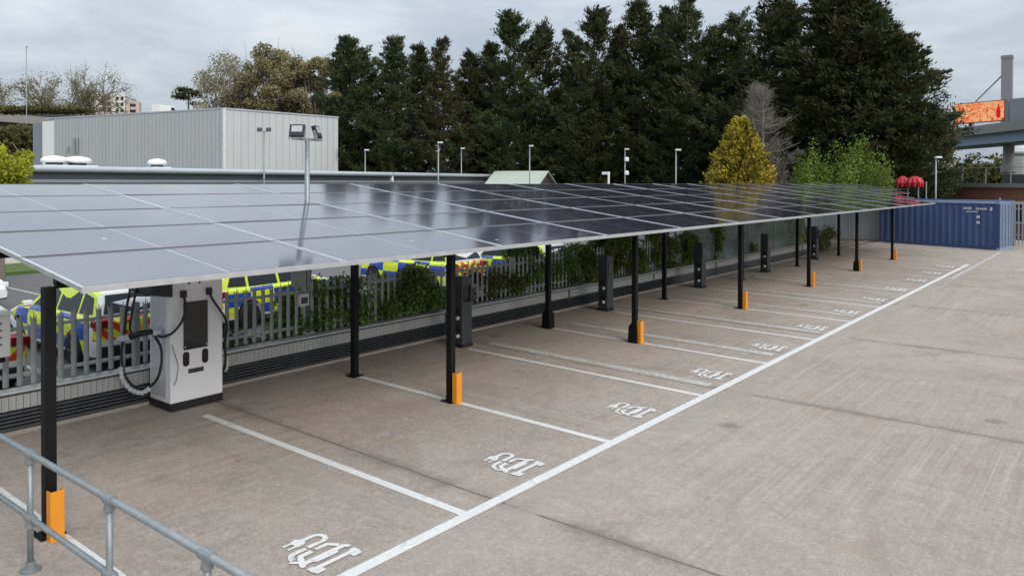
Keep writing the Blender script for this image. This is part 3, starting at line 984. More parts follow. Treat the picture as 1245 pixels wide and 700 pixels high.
MB().tube(bez(thin, 8), 0.005, 6).build('cable_tie_tail', M['cable'], ch, smooth=True)
# holster and connector on the near side
b = MB()
b.tube([L_(-5.02, 2.285, 1.0), L_(-5.02, 2.17, 1.0)], [0.05, 0.055], 12)
b.build('holster', M['side_case'], ch, smooth=True)
b = MB()
b.tube([L_(-5.03, 2.17, 1.02), L_(-5.12, 2.07, 1.0), L_(-5.22, 1.98, 0.96)], [0.035, 0.04, 0.045], 10)
b.build('connector', M['black_plastic'], ch, smooth=True)
MB().tube([L_(-5.22, 1.98, 0.96), L_(-5.34, 1.88, 0.92)], [0.05, 0.035], 10).build('connector_cap', M['plastic_wrap'], ch, smooth=True)
cab2 = [L_(-4.79, 2.812, 1.47), L_(-4.76, 2.84, 1.38), L_(-4.75, 2.93, 1.24), L_(-4.77, 3.03, 1.10), L_(-4.82, 3.08, 0.95), L_(-4.86, 3.08, 0.75), L_(-4.88, 3.10, 0.52), L_(-4.95, 3.12, 0.37), L_(-5.05, 3.13, 0.42), L_(-5.1, 3.12, 0.62), L_(-5.08, 3.1, 0.9), L_(-5.0, 3.08, 1.06)]
MB().tube(bez(cab2, 10), 0.016, 8).build('charging_cable', M['cable'], ch, smooth=True)
wrap2 = [L_(-4.89, 3.12, 0.55), L_(-4.92, 3.14, 0.42), L_(-4.98, 3.15, 0.36), L_(-5.06, 3.15, 0.45), L_(-5.1, 3.14, 0.6)]
MB().tube(bez(wrap2, 8), [0.028 + 0.007 * math.sin(i * 1.9) for i in range(33)], 7).build('cable_wrap', M['plastic_wrap'], ch, smooth=True)
MB().tube([L_(-4.95, 3.035, 1.06), L_(-4.93, 3.12, 1.06)], [0.045, 0.05], 12).build('holster', M['white_case'], ch, smooth=True)


# slim charging units
def make_slim():
    t = thing('slim_charger', '', 'charger')
    b = MB()
    b.prism([(-0.135, 0.05), (0.135, 0.05), (0.135, 1.20), (0.10, 1.24), (-0.135, 1.27)], 0, -0.12, 0.12)
    b.build('casing', M['slate'], t, bevel=0.012)
    MB().b2(-0.14, 0.14, -0.15, 0.15, 0.0, 0.05).build('base_plate', M['black_plastic'], t, bevel=0.006)
    MB().b2(0.1205, 0.13, -0.09, 0.09, 0.80, 1.10).build('display', M['screen'], t, bevel=0.004)
    for z in (0.20, 0.52):
        o = MB().lathe([(0.035, 0), (0.032, 0.03), (0.02, 0.034)], (0, 0, 0), 12).build('socket', M['white'], t)
        o.matrix_local = Matrix.Translation((0.03, -0.1355, z)) @ Matrix.Rotation(R(90), 4, 'X')
        MB().b2(-0.08, 0.07, -0.1375, -0.1352, z + 0.06, z + 0.17).build('socket_plate', M['black_plastic'], t)
    return t


sl = make_slim()
for i, (x, y_, lab) in enumerate([(-4.66, 7.62, 'slim dark charging unit tucked behind the second front canopy post'),
                                  (-4.72, 12.6, 'slim dark charging unit standing clear in front of ivy, between two canopy posts'),
                                  (-4.72, 17.6, 'slim dark charging unit before a narrow ivy strip, right of a back post'),
                                  (-4.68, 22.5, 'slim dark charging unit before the green netted fence'),
                                  (-4.78, 27.9, 'slim dark charging unit against a yellow shrub, farthest along the wall')]):
    o = sl if i == 0 else copy_tree(sl)
    o.location = (x, y_, gz(x))
    tag(o, lab, 'charger', 'slim charging units along the wall')

# electrical cabinet clipped to the fence at the left
cb = thing('electrical_cabinet', 'light grey electrical cabinet on a frame in front of the palisade fence', 'cabinet', (-5.42, 0.40, 0.077))
MB().b2(-0.10, 0.10, -0.75, 0.27, 0.92, 1.40).build('casing', M['cabinet'], cb, bevel=0.012)
MB().b2(-0.12, 0.12, -0.77, 0.29, 1.4005, 1.425).build('lid', M['wall_cap'], cb, bevel=0.006)
for z in (1.06, 1.14, 1.22, 1.30):
    MB().b2(0.1005, 0.104, 0.02, 0.18, z, z + 0.02).build('vent_slot', M['darkgrey'], cb)
for y_ in (-0.6, 0.10):
    MB().b2(-0.05, 0.0, y_ - 0.03, y_ + 0.03, 0.0, 0.8595).build('leg', M['black_steel'], cb)
MB().b2(-0.09, 0.08, -0.6, 0.22, 0.86, 0.9185).build('cable_tray', M['black_steel'], cb)

# ------------------------------------------------------------------ floodlight mast behind the wall
mast = thing('floodlight_mast', 'tall galvanised mast with two floodlights rising through the solar canopy', 'floodlight mast', (-5.80, 5.12, 0.45))
MB().lathe([(0.07, -0.9), (0.07, 1.9), (0.042, 2.0), (0.038, 3.24)], n=14).build('pole', M['galv'], mast, smooth=True)
MB().b2(-0.02, 0.02, -0.29, 0.29, 3.22, 3.26).build('cross_arm', M['galv'], mast)
MB().b2(-0.1, 0.1, -0.1, 0.1, 0.05, 0.10).build('base_plate', M['white'], mast)
for s_, yaw in ((-1, R(-50)), (1, R(35))):
    hd = MB()
    hd.box((0, 0, 0), (0.07, 0.24, 0.20))
    o = hd.build('floodlight', M['black_plastic'], mast, bevel=0.008)
    o.location = (0.0, s_ * 0.19, 3.37)
    o.rotation_euler = (0, R(-18), yaw)
    q = MB().b2(0.0355, 0.04, -0.085, 0.085, -0.03, 0.075).build('lens', M['lensgrey'], o)
    q = MB().b2(-0.02, 0.02, -0.13, -0.122, -0.14, 0.02).b2(-0.02, 0.02, 0.122, 0.13, -0.14, 0.02).build('bracket', M['galv'], o)
b = MB().b2(0.03, 0.16, -0.26, -0.08, 0.56, 0.76)
b.build('camera_box', M['white'], mast, bevel=0.01)
MB().b2(0.1605, 0.165, -0.235, -0.11, 0.60, 0.70).build('camera_window', M['screen'], mast)
MB().b2(-0.05, 0.11, -0.28, -0.10, 0.86, 1.35).build('control_box', M['galv'], mast, bevel=0.008)

# ------------------------------------------------------------------ handrail in the foreground
hr = thing('handrail', 'galvanised tube handrail with clamp joints in the bottom corner', 'handrail', (0, -0.36, 0))
ZT, ZM = 0.923, 0.43
MB().tube([(-6.2, 0.03, ZT + 0.0), (2.6, -0.03, ZT)], 0.0235, 12).build('top_rail', M['galv'], hr, smooth=True)
MB().tube([(-6.2, 0.03, ZM), (2.6, -0.03, ZM)], 0.0215, 12).build('mid_rail', M['galv'], hr, smooth=True)
for x in (-3.3, -1.875, -0.53, 0.68, 2.0):
    yy = 0.03 - 0.06 * (x + 6.2) / 8.8
    b = MB()
    b.tube([(x, yy, gz(x) + 0.01), (x, yy, ZT - 0.02)], 0.0225, 12)
    p_ = b.build('upright', M['galv'], hr, smooth=True)
    MB().lathe([(0.075, 0), (0.075, 0.012), (0.036, 0.016), (0.034, 0.07)], (x, yy, gz(x)), 14).build('base_flange', M['galv'], p_, smooth=False)
    for z in (ZT, ZM):
        b = MB()
        b.tube([(x - 0.055, yy, z), (x + 0.055, yy, z)], 0.034, 12)
        b.tube([(x, yy, z - 0.075), (x, yy, z)], 0.033, 12)
        b.tube([(x, yy, z - 0.072), (x, yy, z - 0.055)], 0.037, 12)
        b.build('clamp', M['galv'], p_, smooth=False)


# ------------------------------------------------------------------ cars
def loft(stations, ring):
    """stations: list of x; ring(x) -> list of (y,z) from right sill over the top to left sill"""
    b = MB()
    rr = [[(x, y_, z) for y_, z in ring(x)] for x in stations]
    n = len(rr[0])
    vs = [p for q in rr for p in q]
    fs = [(i * n + j, i * n + j + 1, (i + 1) * n + j + 1, (i + 1) * n + j) for i in range(len(rr) - 1) for j in range(n - 1)]
    fs.append(tuple(range(n)))
    fs.append(tuple(range((len(rr) - 1) * n, len(rr) * n))[::-1])
    b.add(vs, fs)
    return b


def ip(x, tab):
    for (a, va), (c, vc) in zip(tab, tab[1:]):
        if x <= c:
            t = 0 if c == a else (x - a) / (c - a)
            return va + (vc - va) * max(0, min(1, t))
    return tab[-1][1]


WX = (-1.33, 1.33)


def make_car(mat, lightbar=True, label='', group='patrol cars in the yard behind the fence'):
    t = thing('patrol_car' if lightbar else 'parked_car', label, 'car', group=group)
    xs = sorted(set([-2.18, -2.14, -2.05, -1.9] + [WX[0] + d for d in (-0.42, -0.36, -0.3, -0.2, -0.1, 0, 0.1, 0.2, 0.3, 0.36, 0.42)] + [-0.7, -0.4, 0, 0.4, 0.7, 0.85] +
                    [WX[1] + d for d in (-0.42, -0.36, -0.3, -0.2, -0.1, 0, 0.1, 0.2, 0.3, 0.36, 0.42)] + [1.95, 2.08, 2.16, 2.2]))
    belt = [(-2.18, 0.86), (-2.1, 0.98), (-1.5, 0.97), (0.85, 0.93), (1.5, 0.86), (1.95, 0.74), (2.12, 0.62), (2.2, 0.52)]
    wid = [(-2.18, 0.76), (-2.05, 0.84), (-1.7, 0.89), (1.4, 0.89), (1.95, 0.82), (2.2, 0.62)]

    def bot(x):
        z = 0.22
        for c in WX:
            d = abs(x - c)
            if d < 0.37:
                z = max(z, 0.31 + math.sqrt(max(0, 0.37 ** 2 - d * d)) * 0.98)
        return z if abs(x) < 2.1 else 0.3

    def ring(x):
        w, bz, z0 = ip(x, wid), ip(x, belt), bot(x)
        m1 = max(z0 + 0.02, 0.45)
        h = [(w * 0.97, z0), (w, m1 if m1 < bz - 0.1 else bz - 0.1), (w, max(m1 + 0.01, bz - 0.22)), (w * 0.965, bz - 0.06), (w * 0.90, bz), (w * 0.5, bz + 0.025)]
        h = [(a, min(c, bz + 0.03)) for a, c in h]
        return h + [(0, ip(x, belt) + 0.03)] + [(-a, c) for a, c in h[::-1]]
    body = loft(xs, ring).build('body', mat, t, smooth=False)
    # glasshouse
    roof = [(-2.1, 0.99), (-1.98, 1.22), (-1.82, 1.38), (-1.6, 1.43), (-0.6, 1.475), (0.0, 1.455), (0.25, 1.40), (0.6, 1.20), (1.02, 0.93)]

    def sy(z):
        return 0.80 - (z - 0.93) / 0.5 * 0.19

    def gring(x):
        rz = ip(x, roof)
        zb = 0.90
        h = [(0.81, zb), (sy(min(rz - 0.05, 1.36)) if rz > 1.02 else 0.79, max(zb + 0.01, rz - 0.06)), (sy(rz) - 0.05, rz - 0.012)]
        return h + [(0, rz + 0.015)] + [(-a, c) for a, c in h[::-1]]
    loft([-2.1, -1.98, -1.82, -1.6, -1.1, -0.6, 0.0, 0.25, 0.42, 0.6, 0.8, 1.02], gring).build('cabin', mat, t)

    def sidepane(name, pts):
        for s_ in (1, -1):
            b = MB()
            vs = [(x, s_ * (sy(z) + 0.012), z) for x, z in pts]
            vin = [(x, s_ * (sy(z) - 0.02), z) for x, z in pts]
            n = len(pts)
            b.add(vs + vin, [tuple(range(n)), tuple(range(2 * n - 1, n - 1, -1))] + [(i, (i + 1) % n, n + (i + 1) % n, n + i) for i in range(n)])
            b.build(name, M['carglass'], t)
    sidepane('front_window', [(-0.33, 0.97), (0.72, 0.96), (0.22, 1.33), (-0.05, 1.37), (-0.33, 1.38)])
    sidepane('rear_window', [(-1.28, 0.98), (-0.41, 0.97), (-0.41, 1.38), (-1.25, 1.36)])
    sidepane('quarter_window', [(-1.88, 1.02), (-1.36, 0.99), (-1.33, 1.35), (-1.72, 1.29)])
    b = MB().add([(0.96, -0.66, 0.985), (0.96, 0.66, 0.985), (0.30, 0.56, 1.385), (0.30, -0.56, 1.385), (0.93, -0.66, 0.965), (0.93, 0.66, 0.965), (0.27, 0.56, 1.365), (0.27, -0.56, 1.365)],
                 [(0, 1, 2, 3), (7, 6, 5, 4), (0, 4, 5, 1), (1, 5, 6, 2), (2, 6, 7, 3), (3, 7, 4, 0)])
    b.build('windscreen', M['carglass'], t)
    b = MB().add([(-2.09, -0.66, 1.03), (-2.09, 0.66, 1.03), (-1.90, 0.54, 1.35), (-1.90, -0.54, 1.35), (-2.0, -0.66, 1.01), (-2.0, 0.66, 1.01), (-1.82, 0.54, 1.33), (-1.82, -0.54, 1.33)],
                 [(3, 2, 1, 0), (4, 5, 6, 7), (1, 5, 4, 0), (2, 6, 5, 1), (3, 7, 6, 2), (0, 4, 7, 3)])
    b.build('tailgate_window', M['carglass'], t)
    for s_ in (1, -1):
        MB().box((-2.08, s_ * 0.70, 0.86), (0.24, 0.30, 0.15)).build('tail_lamp', M['redlamp'], t, bevel=0.03)
        MB().box((2.0, s_ * 0.62, 0.64), (0.24, 0.30, 0.13), rz=-s_ * 0.35).build('headlamp', M['clearlamp'], t, bevel=0.03)
        MB().box((0.62, s_ * 0.95, 1.0), (0.12, 0.18, 0.12)).build('door_mirror', mat, t, bevel=0.03)
        for x in WX:
            w_ = thing_part('wheel', t, (x, s_ * 0.80, 0.31))
            o = MB().lathe([(0.20, -0.10), (0.29, -0.10), (0.31, -0.07), (0.31, 0.07), (0.29, 0.10), (0.20, 0.10)], n=24).build('tyre', M['tyre'], w_)
            o.rotation_euler = (R(90), 0, 0)
            b = MB().lathe([(0.205, -0.085), (0.205, 0.085)], n=24)
            for k in range(5):
                a = 2 * math.pi * k / 5
                b.box((0.11 * math.cos(a), 0.11 * math.sin(a), -s_ * 0.09), (0.18, 0.04, 0.02), rz=a)
            o = b.build('rim', M['rim'], w_)
            o.rotation_euler = (R(90), 0, 0)
    MB().box((-2.185, 0, 0.70), (0.02, 0.52, 0.11)).build('number_plate', M['plate'], t)
    MB().box((-2.17, 0, 0.36), (0.10, 1.5, 0.20)).build('rear_bumper', M['black_plastic'], t, bevel=0.03)
    MB().box((2.13, 0, 0.36), (0.12, 1.3, 0.20)).build('front_bumper', M['black_plastic'], t, bevel=0.03)
    if lightbar:
        lb = MB().box((-0.35, 0, 1.55), (0.26, 0.70, 0.085)).build('light_bar', M['white'], t, bevel=0.02)
        for s_ in (1, -1):
            MB().box((-0.35, s_ * 0.475, 1.55), (0.25, 0.245, 0.08)).build('beacon', M['blueglass'], lb, bevel=0.02)
            MB().b2(-0.38, -0.32, s_ * 0.40 - 0.03, s_ * 0.40 + 0.03, 1.46, 1.508).build('bar_foot', M['black_plastic'], lb)
    return t


def thing_part(name, parent, loc):
    o = bpy.data.objects.new(name, None)
    COL.objects.link(o)
    o.parent = parent
    o.location = loc
    return o


car0 = make_car(M['livery'])
GC = -0.447
cars = [
    # x, y, heading of the nose, label
    (-11.95, 4.35, R(180), 'patrol car with light bar parked tail to the fence, left of the rapid charger'),
    (-11.5, 1.45, R(180), 'patrol car tail to the fence behind the light grey cabinet'),
    (-12.5, 8.9, R(98), 'patrol car seen right of the rapid charger, beyond the brambles'),
    (-13.6, 15.4, R(180), 'patrol car behind the palisade beside the second canopy post'),
    (-12.0, 18.2, R(180), 'farthest patrol car, glimpsed through pales left of the ivy'),
]
for i, (x, y_, a, lab) in enumerate(cars):
    o = car0 if i == 0 else copy_tree(car0)
    o.location = (x, y_, GC)
    o.rotation_euler = (0, 0, a)
    tag(o, lab, 'car', 'patrol cars in the yard behind the fence')
wc = make_car(M['carwhite'], False, 'plain white car parked far off in the yard by the grass verge', None)
p_ = at(-106, 345, 26.0)
wc.location = (p_[0], p_[1], GC)
wc.rotation_euler = (0, 0, R(33))
for y0 in (4.0, 6.7, 9.4):
    sheet('road_marking', [[(-24.5, y0, -0.446), (-19.6, y0, -0.446), (-19.6, y0 + 0.1, -0.446), (-24.5, y0 + 0.1, -0.446)]], M['oldline'])
for y0 in (0.2, 2.9, 5.8):
    sheet('road_marking', [[(-14.4, y0, -0.446), (-9.4, y0, -0.446), (-9.4, y0 + 0.1, -0.446), (-14.4, y0 + 0.1, -0.446)]], M['oldline'])

# ------------------------------------------------------------------ foliage helpers
def leaf_quads(C, length, width, dirs=None, jitter=1.0):
    """one lozenge leaf/spray per centre; dirs biases the long axis"""
    n = len(C)
    d = RNG.normal(size=(n, 3))
    if dirs is not None:
        d = d * jitter + dirs
    d /= np.linalg.norm(d, axis=1, keepdims=True) + 1e-9
    e = np.cross(d, RNG.normal(size=(n, 3)))
    e /= np.linalg.norm(e, axis=1, keepdims=True) + 1e-9
    L = (length * RNG.uniform(0.6, 1.3, n))[:, None]
    Wd = (width * RNG.uniform(0.6, 1.3, n))[:, None]
    return np.stack([C - d * L / 2, C + e * Wd / 2, C + d * L / 2, C - e * Wd / 2], axis=1)


def shrub(label, cat, loc, size, n, mat, leaf=(0.07, 0.045), group=None, name='shrub', clumps=26, up=0.0, seed=1):
    """bush: leaf clumps scattered through an uneven volume on a few stems"""
    t = thing(name, label, cat, loc, 0, group)
    rs = np.random.default_rng(seed)
    c = rs.normal(size=(clumps, 3))
    c /= np.linalg.norm(c, axis=1, keepdims=True)
    c *= rs.uniform(0.25, 0.85, (clumps, 1)) ** 0.6
    c[:, 2] = (c[:, 2] * 0.5 + 0.52)
    cr = rs.uniform(0.14, 0.36, clumps)
    idx = rs.choice(clumps, n, p=cr ** 2 / (cr ** 2).sum())
    g = rs.normal(size=(n, 3))
    g /= np.linalg.norm(g, axis=1, keepdims=True)
    pts = c[idx] + g * (cr[idx] * rs.uniform(0.4, 1.1, n))[:, None]
    pts[:, 2] = np.clip(pts[:, 2], 0.0, None)
    pts = pts * np.array(size)
    tint = np.clip(rs.random(clumps)[idx] * 0.55 + rs.random(n) * 0.45, 0, 1)
    q = leaf_quads(pts, leaf[0], leaf[1], np.array([0, 0, up]) if up else None)
    quads('leaves', q, mat, t, tint)
    b = MB()
    for i in range(min(9, clumps)):
        b.tube([(0, 0, 0.0), tuple(c[i] * np.array(size) * 0.5 + rs.normal(0, 0.03, 3)), tuple(c[i] * np.array(size))], [0.02, 0.013, 0.006], 5)
    b.build('stems', M['bark'], t)
    return t


def conifer_mesh(seed, H, Rr, n_br, dens=1.0, sparse_top=0.0, start=0.02, leaf=(0.36, 0.085)):
    """whorls of up-swept branches, each carrying flattened sprays; whole sectors are thin or missing"""
    rs = np.random.default_rng(seed)
    t = np.sort(rs.uniform(start, 0.975, n_br) ** 0.92)
    az = rs.uniform(0, 2 * np.pi, n_br)
    ph = rs.uniform(0, 6.28, 6)
    lump = np.sin(az * 2 + ph[0] + t * 7) * np.sin(t * 16 + ph[1]) + 0.6 * np.sin(az * 3 + ph[2]) * np.sin(t * 29 + ph[3])
    prof = np.clip(np.minimum(1.0, (1.03 - t) * 1.55) ** 0.9, 0.0, 1) * (0.75 + 0.25 * np.clip(t / 0.2, 0, 1))
    L = Rr * prof * np.clip(rs.lognormal(-0.12, 0.33, n_br), 0.35, 1.35) * (1 + 0.30 * lump) + 0.22
    keep = rs.random(n_br) < np.clip(0.84 + 0.46 * lump - sparse_top * (t > 0.4), 0.08, 1.0)
    lean = rs.normal(0, 0.35, 2)
    P, D, Tn = [], [], []
    limbs = MB()
    for i in range(n_br):
        o = np.array([np.cos(az[i]), np.sin(az[i]), 0])
        lat = np.array([-np.sin(az[i]), np.cos(az[i]), 0])
        rise = rs.uniform(-0.18, 0.25) + 0.55 * max(0, t[i] - 0.6)
        curve = rs.uniform(0.15, 0.55) / max(0.8, L[i] * 0.6)
        off = np.array([lean[0] * t[i] ** 2, lean[1] * t[i] ** 2, t[i] * H])

        def curvept(q):
            return o * (L[i] * q)[:, None] + np.array([0, 0, 1.0]) * (L[i] * (rise * q + curve * L[i] * 0.6 * q * q))[:, None] + off
        if i % 2 == 0 and L[i] > 0.6:
            limbs.tube([tuple(p) for p in curvept(np.array([0.0, 0.5, 0.97]))], [0.05, 0.034, 0.012], 4, cap=False)
        if not keep[i]:
            continue
        m = max(2, int((3.0 + L[i] * 3.6) * dens))
        q = 1.0 - rs.uniform(0.0, 0.82, m) ** 1.3
        c = curvept(q) + lat * (rs.normal(size=m) * (0.07 + 0.22 * L[i] * (1.05 - q)))[:, None]
        c[:, 2] += rs.normal(size=m) * 0.10
        k = 15
        rad = rs.uniform(0.16, 0.36, m) * (0.75 + 0.5 * (1 - q))
        pts = np.repeat(c, k, 0) + rs.normal(size=(m * k, 3)) * np.repeat(rad, k)[:, None] * np.array([0.72, 0.72, 0.40])
        rel = pts - np.repeat(c, k, 0)
        dd = o * 0.8 + np.array([0, 0, 0.35 + rise + curve]) + lat * rs.normal(size=(m * k, 1)) * 0.4 + rel * 1.2
        P.append(pts)
        D.append(dd)
        Tn.append(np.repeat(np.clip(rs.random() * 0.45 + rs.random(m) * 0.55, 0, 1), k))
    P, D, Tn = np.concatenate(P), np.concatenate(D), np.concatenate(Tn)
    Tn = np.clip(Tn * 0.78 + rs.random(len(P)) * 0.22, 0, 1)
    q = leaf_quads(P, leaf[0], leaf[1], D, 0.45)
    return q, Tn, limbs


def to_mesh_obj(name, q, tint, mat, parent):
    return quads(name, q, mat, parent, tint)


# ------------------------------------------------------------------ conifer row
GZ = -0.55
CON = [(418, 44, 73, 2.9), (447, 58, 75, 2.7), (476, 42, 71, 2.7), (503, 54, 74, 2.7), (540, 45, 70, 2.5), (572, 62, 75, 2.8), (597, 52, 73, 2.8),
       (626, 7, 69, 3.1), (660, 26, 71, 3.0), (690, 36, 73, 3.0), (722, 5, 67, 3.0), (750, 32, 71, 2.8), (778, 0, 67, 3.0), (806, 8, 70, 2.8), (836, -8, 65, 3.0),
       (872, 30, 67, 3.0), (902, 14, 68, 3.0), (930, -22, 60, 3.3), (966, -4, 63, 3.3), (1000, -26, 58, 3.9), (1043, -14, 57, 4.2), (1072, 4, 56, 3.6), (1096, 40, 54.5, 2.5)]
NV = 8
variants = []
for i, (px, ty, D, rad) in enumerate(CON):
    top = at(px, ty, D)
    H = top[2] - GZ
    lab = ('dark conifer beside the grey warehouse, first in the tall row' if i == 0 else
           'broad dark conifer at the open end of the tall row, by the lit advert' if i == len(CON) - 1 else
           'tall dark conifer, %s in the row counted from the grey warehouse' % ORD[i])
    t = thing('conifer_tree', lab, 'tree', (top[0], top[1], GZ), random.uniform(0, 6.28), 'row of tall dark conifers')
    if i < NV:
        hN, rN = 16.0, 3.0
        q, tn, limbs = conifer_mesh(100 + i, hN, rN, 330, 1.0, 0.22 if i % 3 == 1 else 0.05)
        cr = to_mesh_obj('crown', q, tn, M['conifer'], t)
        lm = limbs.build('limbs', M['bark'], t, recalc=False)
        tr = MB().tube([(0, 0, 0), (0.05, 0.02, hN * 0.4), (0, 0, hN * 0.99)], [0.24, 0.15, 0.02], 8).build('trunk', M['bark'], t, smooth=True)
        variants.append((cr, lm, tr))
    else:
        for src in variants[(i * 3 + 1) % NV]:
            c = src.copy()
            COL.objects.link(c)
            c.parent = t
    for ch_ in t.children:
        if ch_.name.startswith('crown'):
            ch_.material_slots[0].link = 'OBJECT'
            ch_.material_slots[0].material = M[('conifer', 'conifer_brown', 'conifer_green')[(i * 5 + 2) % 7 % 3]]
    t.scale = (rad / 3.0, rad / 3.0, H / 16.0)


# ------------------------------------------------------------------ broadleaf trees
def skeleton(seed, H, spread=0.55, levels=5, first=0.28, up=0.35, kids=(3, 4), shrink=0.68, droop=0.0):
    rs = np.random.default_rng(seed)
    segs, tips = [], []

    def grow(p, d, L, r, lv):
        d = d / np.linalg.norm(d)
        mid = p + d * L * 0.5 + rs.normal(0, 0.05 * L, 3)
        e = p + d * L + rs.normal(0, 0.06 * L, 3)
        segs.append((p, mid, e, r, r * 0.66, lv))
        if lv >= levels:
            tips.append((e, d))
            return
        for k in range(rs.integers(kids[0], kids[1] + 1)):
            nd = d + rs.normal(0, spread, 3) + np.array([0, 0, up - droop * lv])
            st = p + (e - p) * rs.uniform(0.55, 1.0) if k else e
            grow(st, nd, L * shrink * rs.uniform(0.75, 1.15), r * 0.62, lv + 1)
    grow(np.zeros(3), np.array([0, 0, 1.0]), H * first, H * 0.02, 0)
    zmax = max(s[2][2] for s in segs)
    k = H / zmax
    segs = [(a * k, m * k, e * k, r, r2, lv) for a, m, e, r, r2, lv in segs]
    tips = [(e * k, d) for e, d in tips]
    return segs, tips


def broad_tree(name, label, px, ty, D, seed, leafmat=None, leafn=0, leaf=(0.25, 0.16), bark='bark', group=None, spread=0.55, levels=5, widen=1.0, tw=0.012, blob=0.5, droop=0.0, kids=(3, 4), up=0.35, trunkmin=0.0):
    top = at(px, ty, D)
    H = top[2] - GZ
    t = thing(name, label, 'tree', (top[0], top[1], GZ), seed * 0.7, group)
    segs, tips = skeleton(seed, H, spread, levels, kids=kids, droop=droop, up=up)
    lo, hi = MB(), MB()
    for a, m, e, r, r2, lv in segs:
        (lo if lv <= 1 else hi).tube([a, m, e], [max(r, tw), max((r + r2) / 2, tw), max(r2, tw * 0.8)], 6 if lv <= 1 else 3, cap=False)
    lo.build('trunk', M[bark], t, smooth=True, recalc=False)
    hi.build('limbs', M[bark], t, recalc=False)
    if leafn:
        T = np.array([e for e, d in tips])
        idx = RNG.integers(0, len(T), leafn)
        C = T[idx] + RNG.normal(size=(leafn, 3)) * blob
        C[:, 2] -= np.abs(RNG.normal(size=leafn)) * droop * 1.5
        tint = np.clip(RNG.random(len(T))[idx] * 0.55 + RNG.random(leafn) * 0.45, 0, 1)
        quads('crown', leaf_quads(C, *leaf), M[leafmat], t, tint)
    t.scale = (widen, widen, 1)
    return t


def clump_tree(label, px, ty, D, Rr, seed, n, mat, leaf, base=0.25, nc=70, squash=0.85):
    """rounded crown of many leaf clumps carried on forking limbs"""
    top = at(px, ty, D)
    H = top[2] - GZ
    t = thing('broadleaf_tree', label, 'tree', (top[0], top[1], GZ))
    rs = np.random.default_rng(seed)
    c = rs.normal(size=(nc, 3))
    c /= np.linalg.norm(c, axis=1, keepdims=True)
    c *= (rs.uniform(0.15, 1.0, nc) ** 0.45)[:, None]
    hz = H * (1 - base) / 2
    c = c * np.array([Rr, Rr, hz]) * 0.86 + np.array([0, 0, H * base + hz])
    cr = rs.uniform(0.55, 1.35, nc) * min(1.0, Rr / 4.5)
    idx = rs.choice(nc, n, p=cr ** 2 / (cr ** 2).sum())
    g = rs.normal(size=(n, 3))
    g /= np.linalg.norm(g, axis=1, keepdims=True)
    P = c[idx] + g * (cr[idx] * rs.uniform(0.2, 1.1, n) ** 0.6)[:, None] * np.array([1, 1, squash])
    tint = np.clip(rs.random(nc)[idx] * 0.5 + rs.random(n) * 0.5, 0, 1)
    quads('crown', leaf_quads(P, *leaf), M[mat], t, tint)
    b = MB()
    f = np.array([0, 0, H * base * 0.9])
    for i in range(nc):
        mid = f * 0.5 + c[i] * 0.5 + rs.normal(0, 0.055 * Rr, 3)
        b.tube([tuple(f), tuple(mid), tuple(c[i])], [0.13 * min(1, Rr / 4), 0.07 * min(1, Rr / 4), 0.02 * min(1, Rr / 4)], 4, cap=False)
        for k in range(4):
            b.tube([tuple(c[i]), tuple(c[i] + (rs.normal(0, 0.6, 3) + np.array([0, 0, 0.35])) * min(1.0, Rr / 4.5))], [0.025, 0.012], 3, cap=False)
    b.build('limbs', M['palebark'], t, recalc=False)
    MB().tube([(0, 0, 0), tuple(f * 1.02)], [0.35, 0.24], 8).build('trunk', M['palebark'], t)
    return t


clump_tree('rounded olive-brown leafing tree behind the warehouse roof', 336, 44, 90, 6.0, 3, 44000, 'olive', (0.30, 0.18), nc=110)
clump_tree('olive-brown leafing tree crowding the right end of the warehouse', 388, 56, 87, 3.6, 8, 22000, 'olive', (0.30, 0.18), nc=60)
clump_tree('pale thin-leaved tree left of the olive tree above the warehouse', 280, 54, 93, 4.6, 14, 13000, 'paleleaf', (0.24, 0.14), nc=80)
top = at(928, 101, 51)
t = thing('bare_tree', 'bare grey leafless conifer beside the golden conifer', 'tree', (top[0], top[1], GZ))
q, tn, limbs = conifer_mesh(501, top[2] - GZ, 1.9, 240, 0.7, 0.0, 0.03, (0.42, 0.014))
quads('crown', q, M['twig'], t, tn)
limbs.build('limbs', M['twig'], t, recalc=False)
MB().tube([(0, 0, 0), (0, 0, (top[2] - GZ) * 0.98)], [0.16, 0.02], 8).build('trunk', M['twig'], t)
broad_tree('broadleaf_tree', 'olive young tree at the foot of the conifers under the flyover', 1140, 134, 66, 33, 'bank', 12000, (0.26, 0.17), 'bark', widen=0.5, blob=0.5)
birch = [(62, 72, 170, 41, 'thin spring birch against the sky, middle of the three beyond the warehouse', 0.85),
         (108, 78, 168, 46, 'drooping spring birch beside the pink tower block', 0.55),
         (20, 98, 172, 52, 'lowest thin spring birch, beside the tall street lamp', 0.9)]
for px, ty, D, sd, lab, wd in birch:
    broad_tree('birch_tree', lab, px, ty, D, sd, 'sparse', 9000, (0.30, 0.17), 'palebark', 'thin birches by the flyover', widen=wd, tw=0.05, droop=0.14, blob=0.55)

# small dark pine on the skyline
t = thing('pine_tree', 'small dark open pine on the skyline above the warehouse roof', 'tree', tuple(at(229, 131, 120)[:2]) + (GZ,))
top = at(229, 108, 120)
hp = top[2] - GZ
MB().tube([(0, 0, 0), (0.1, 0, hp * 0.6), (0, 0, hp)], [0.3, 0.2, 0.08], 6).build('trunk', M['bark'], t)
rs = np.random.default_rng(5)
cl = np.array([(rs.normal(0, 0.9), rs.normal(0, 0.9), hp - rs.uniform(0.1, 2.2)) for _ in range(12)])
idx = rs.integers(0, 12, 2200)
quads('crown', leaf_quads(cl[idx] + rs.normal(size=(2200, 3)) * np.array([0.45, 0.45, 0.16]), 0.35, 0.14), M['conifer'], t)

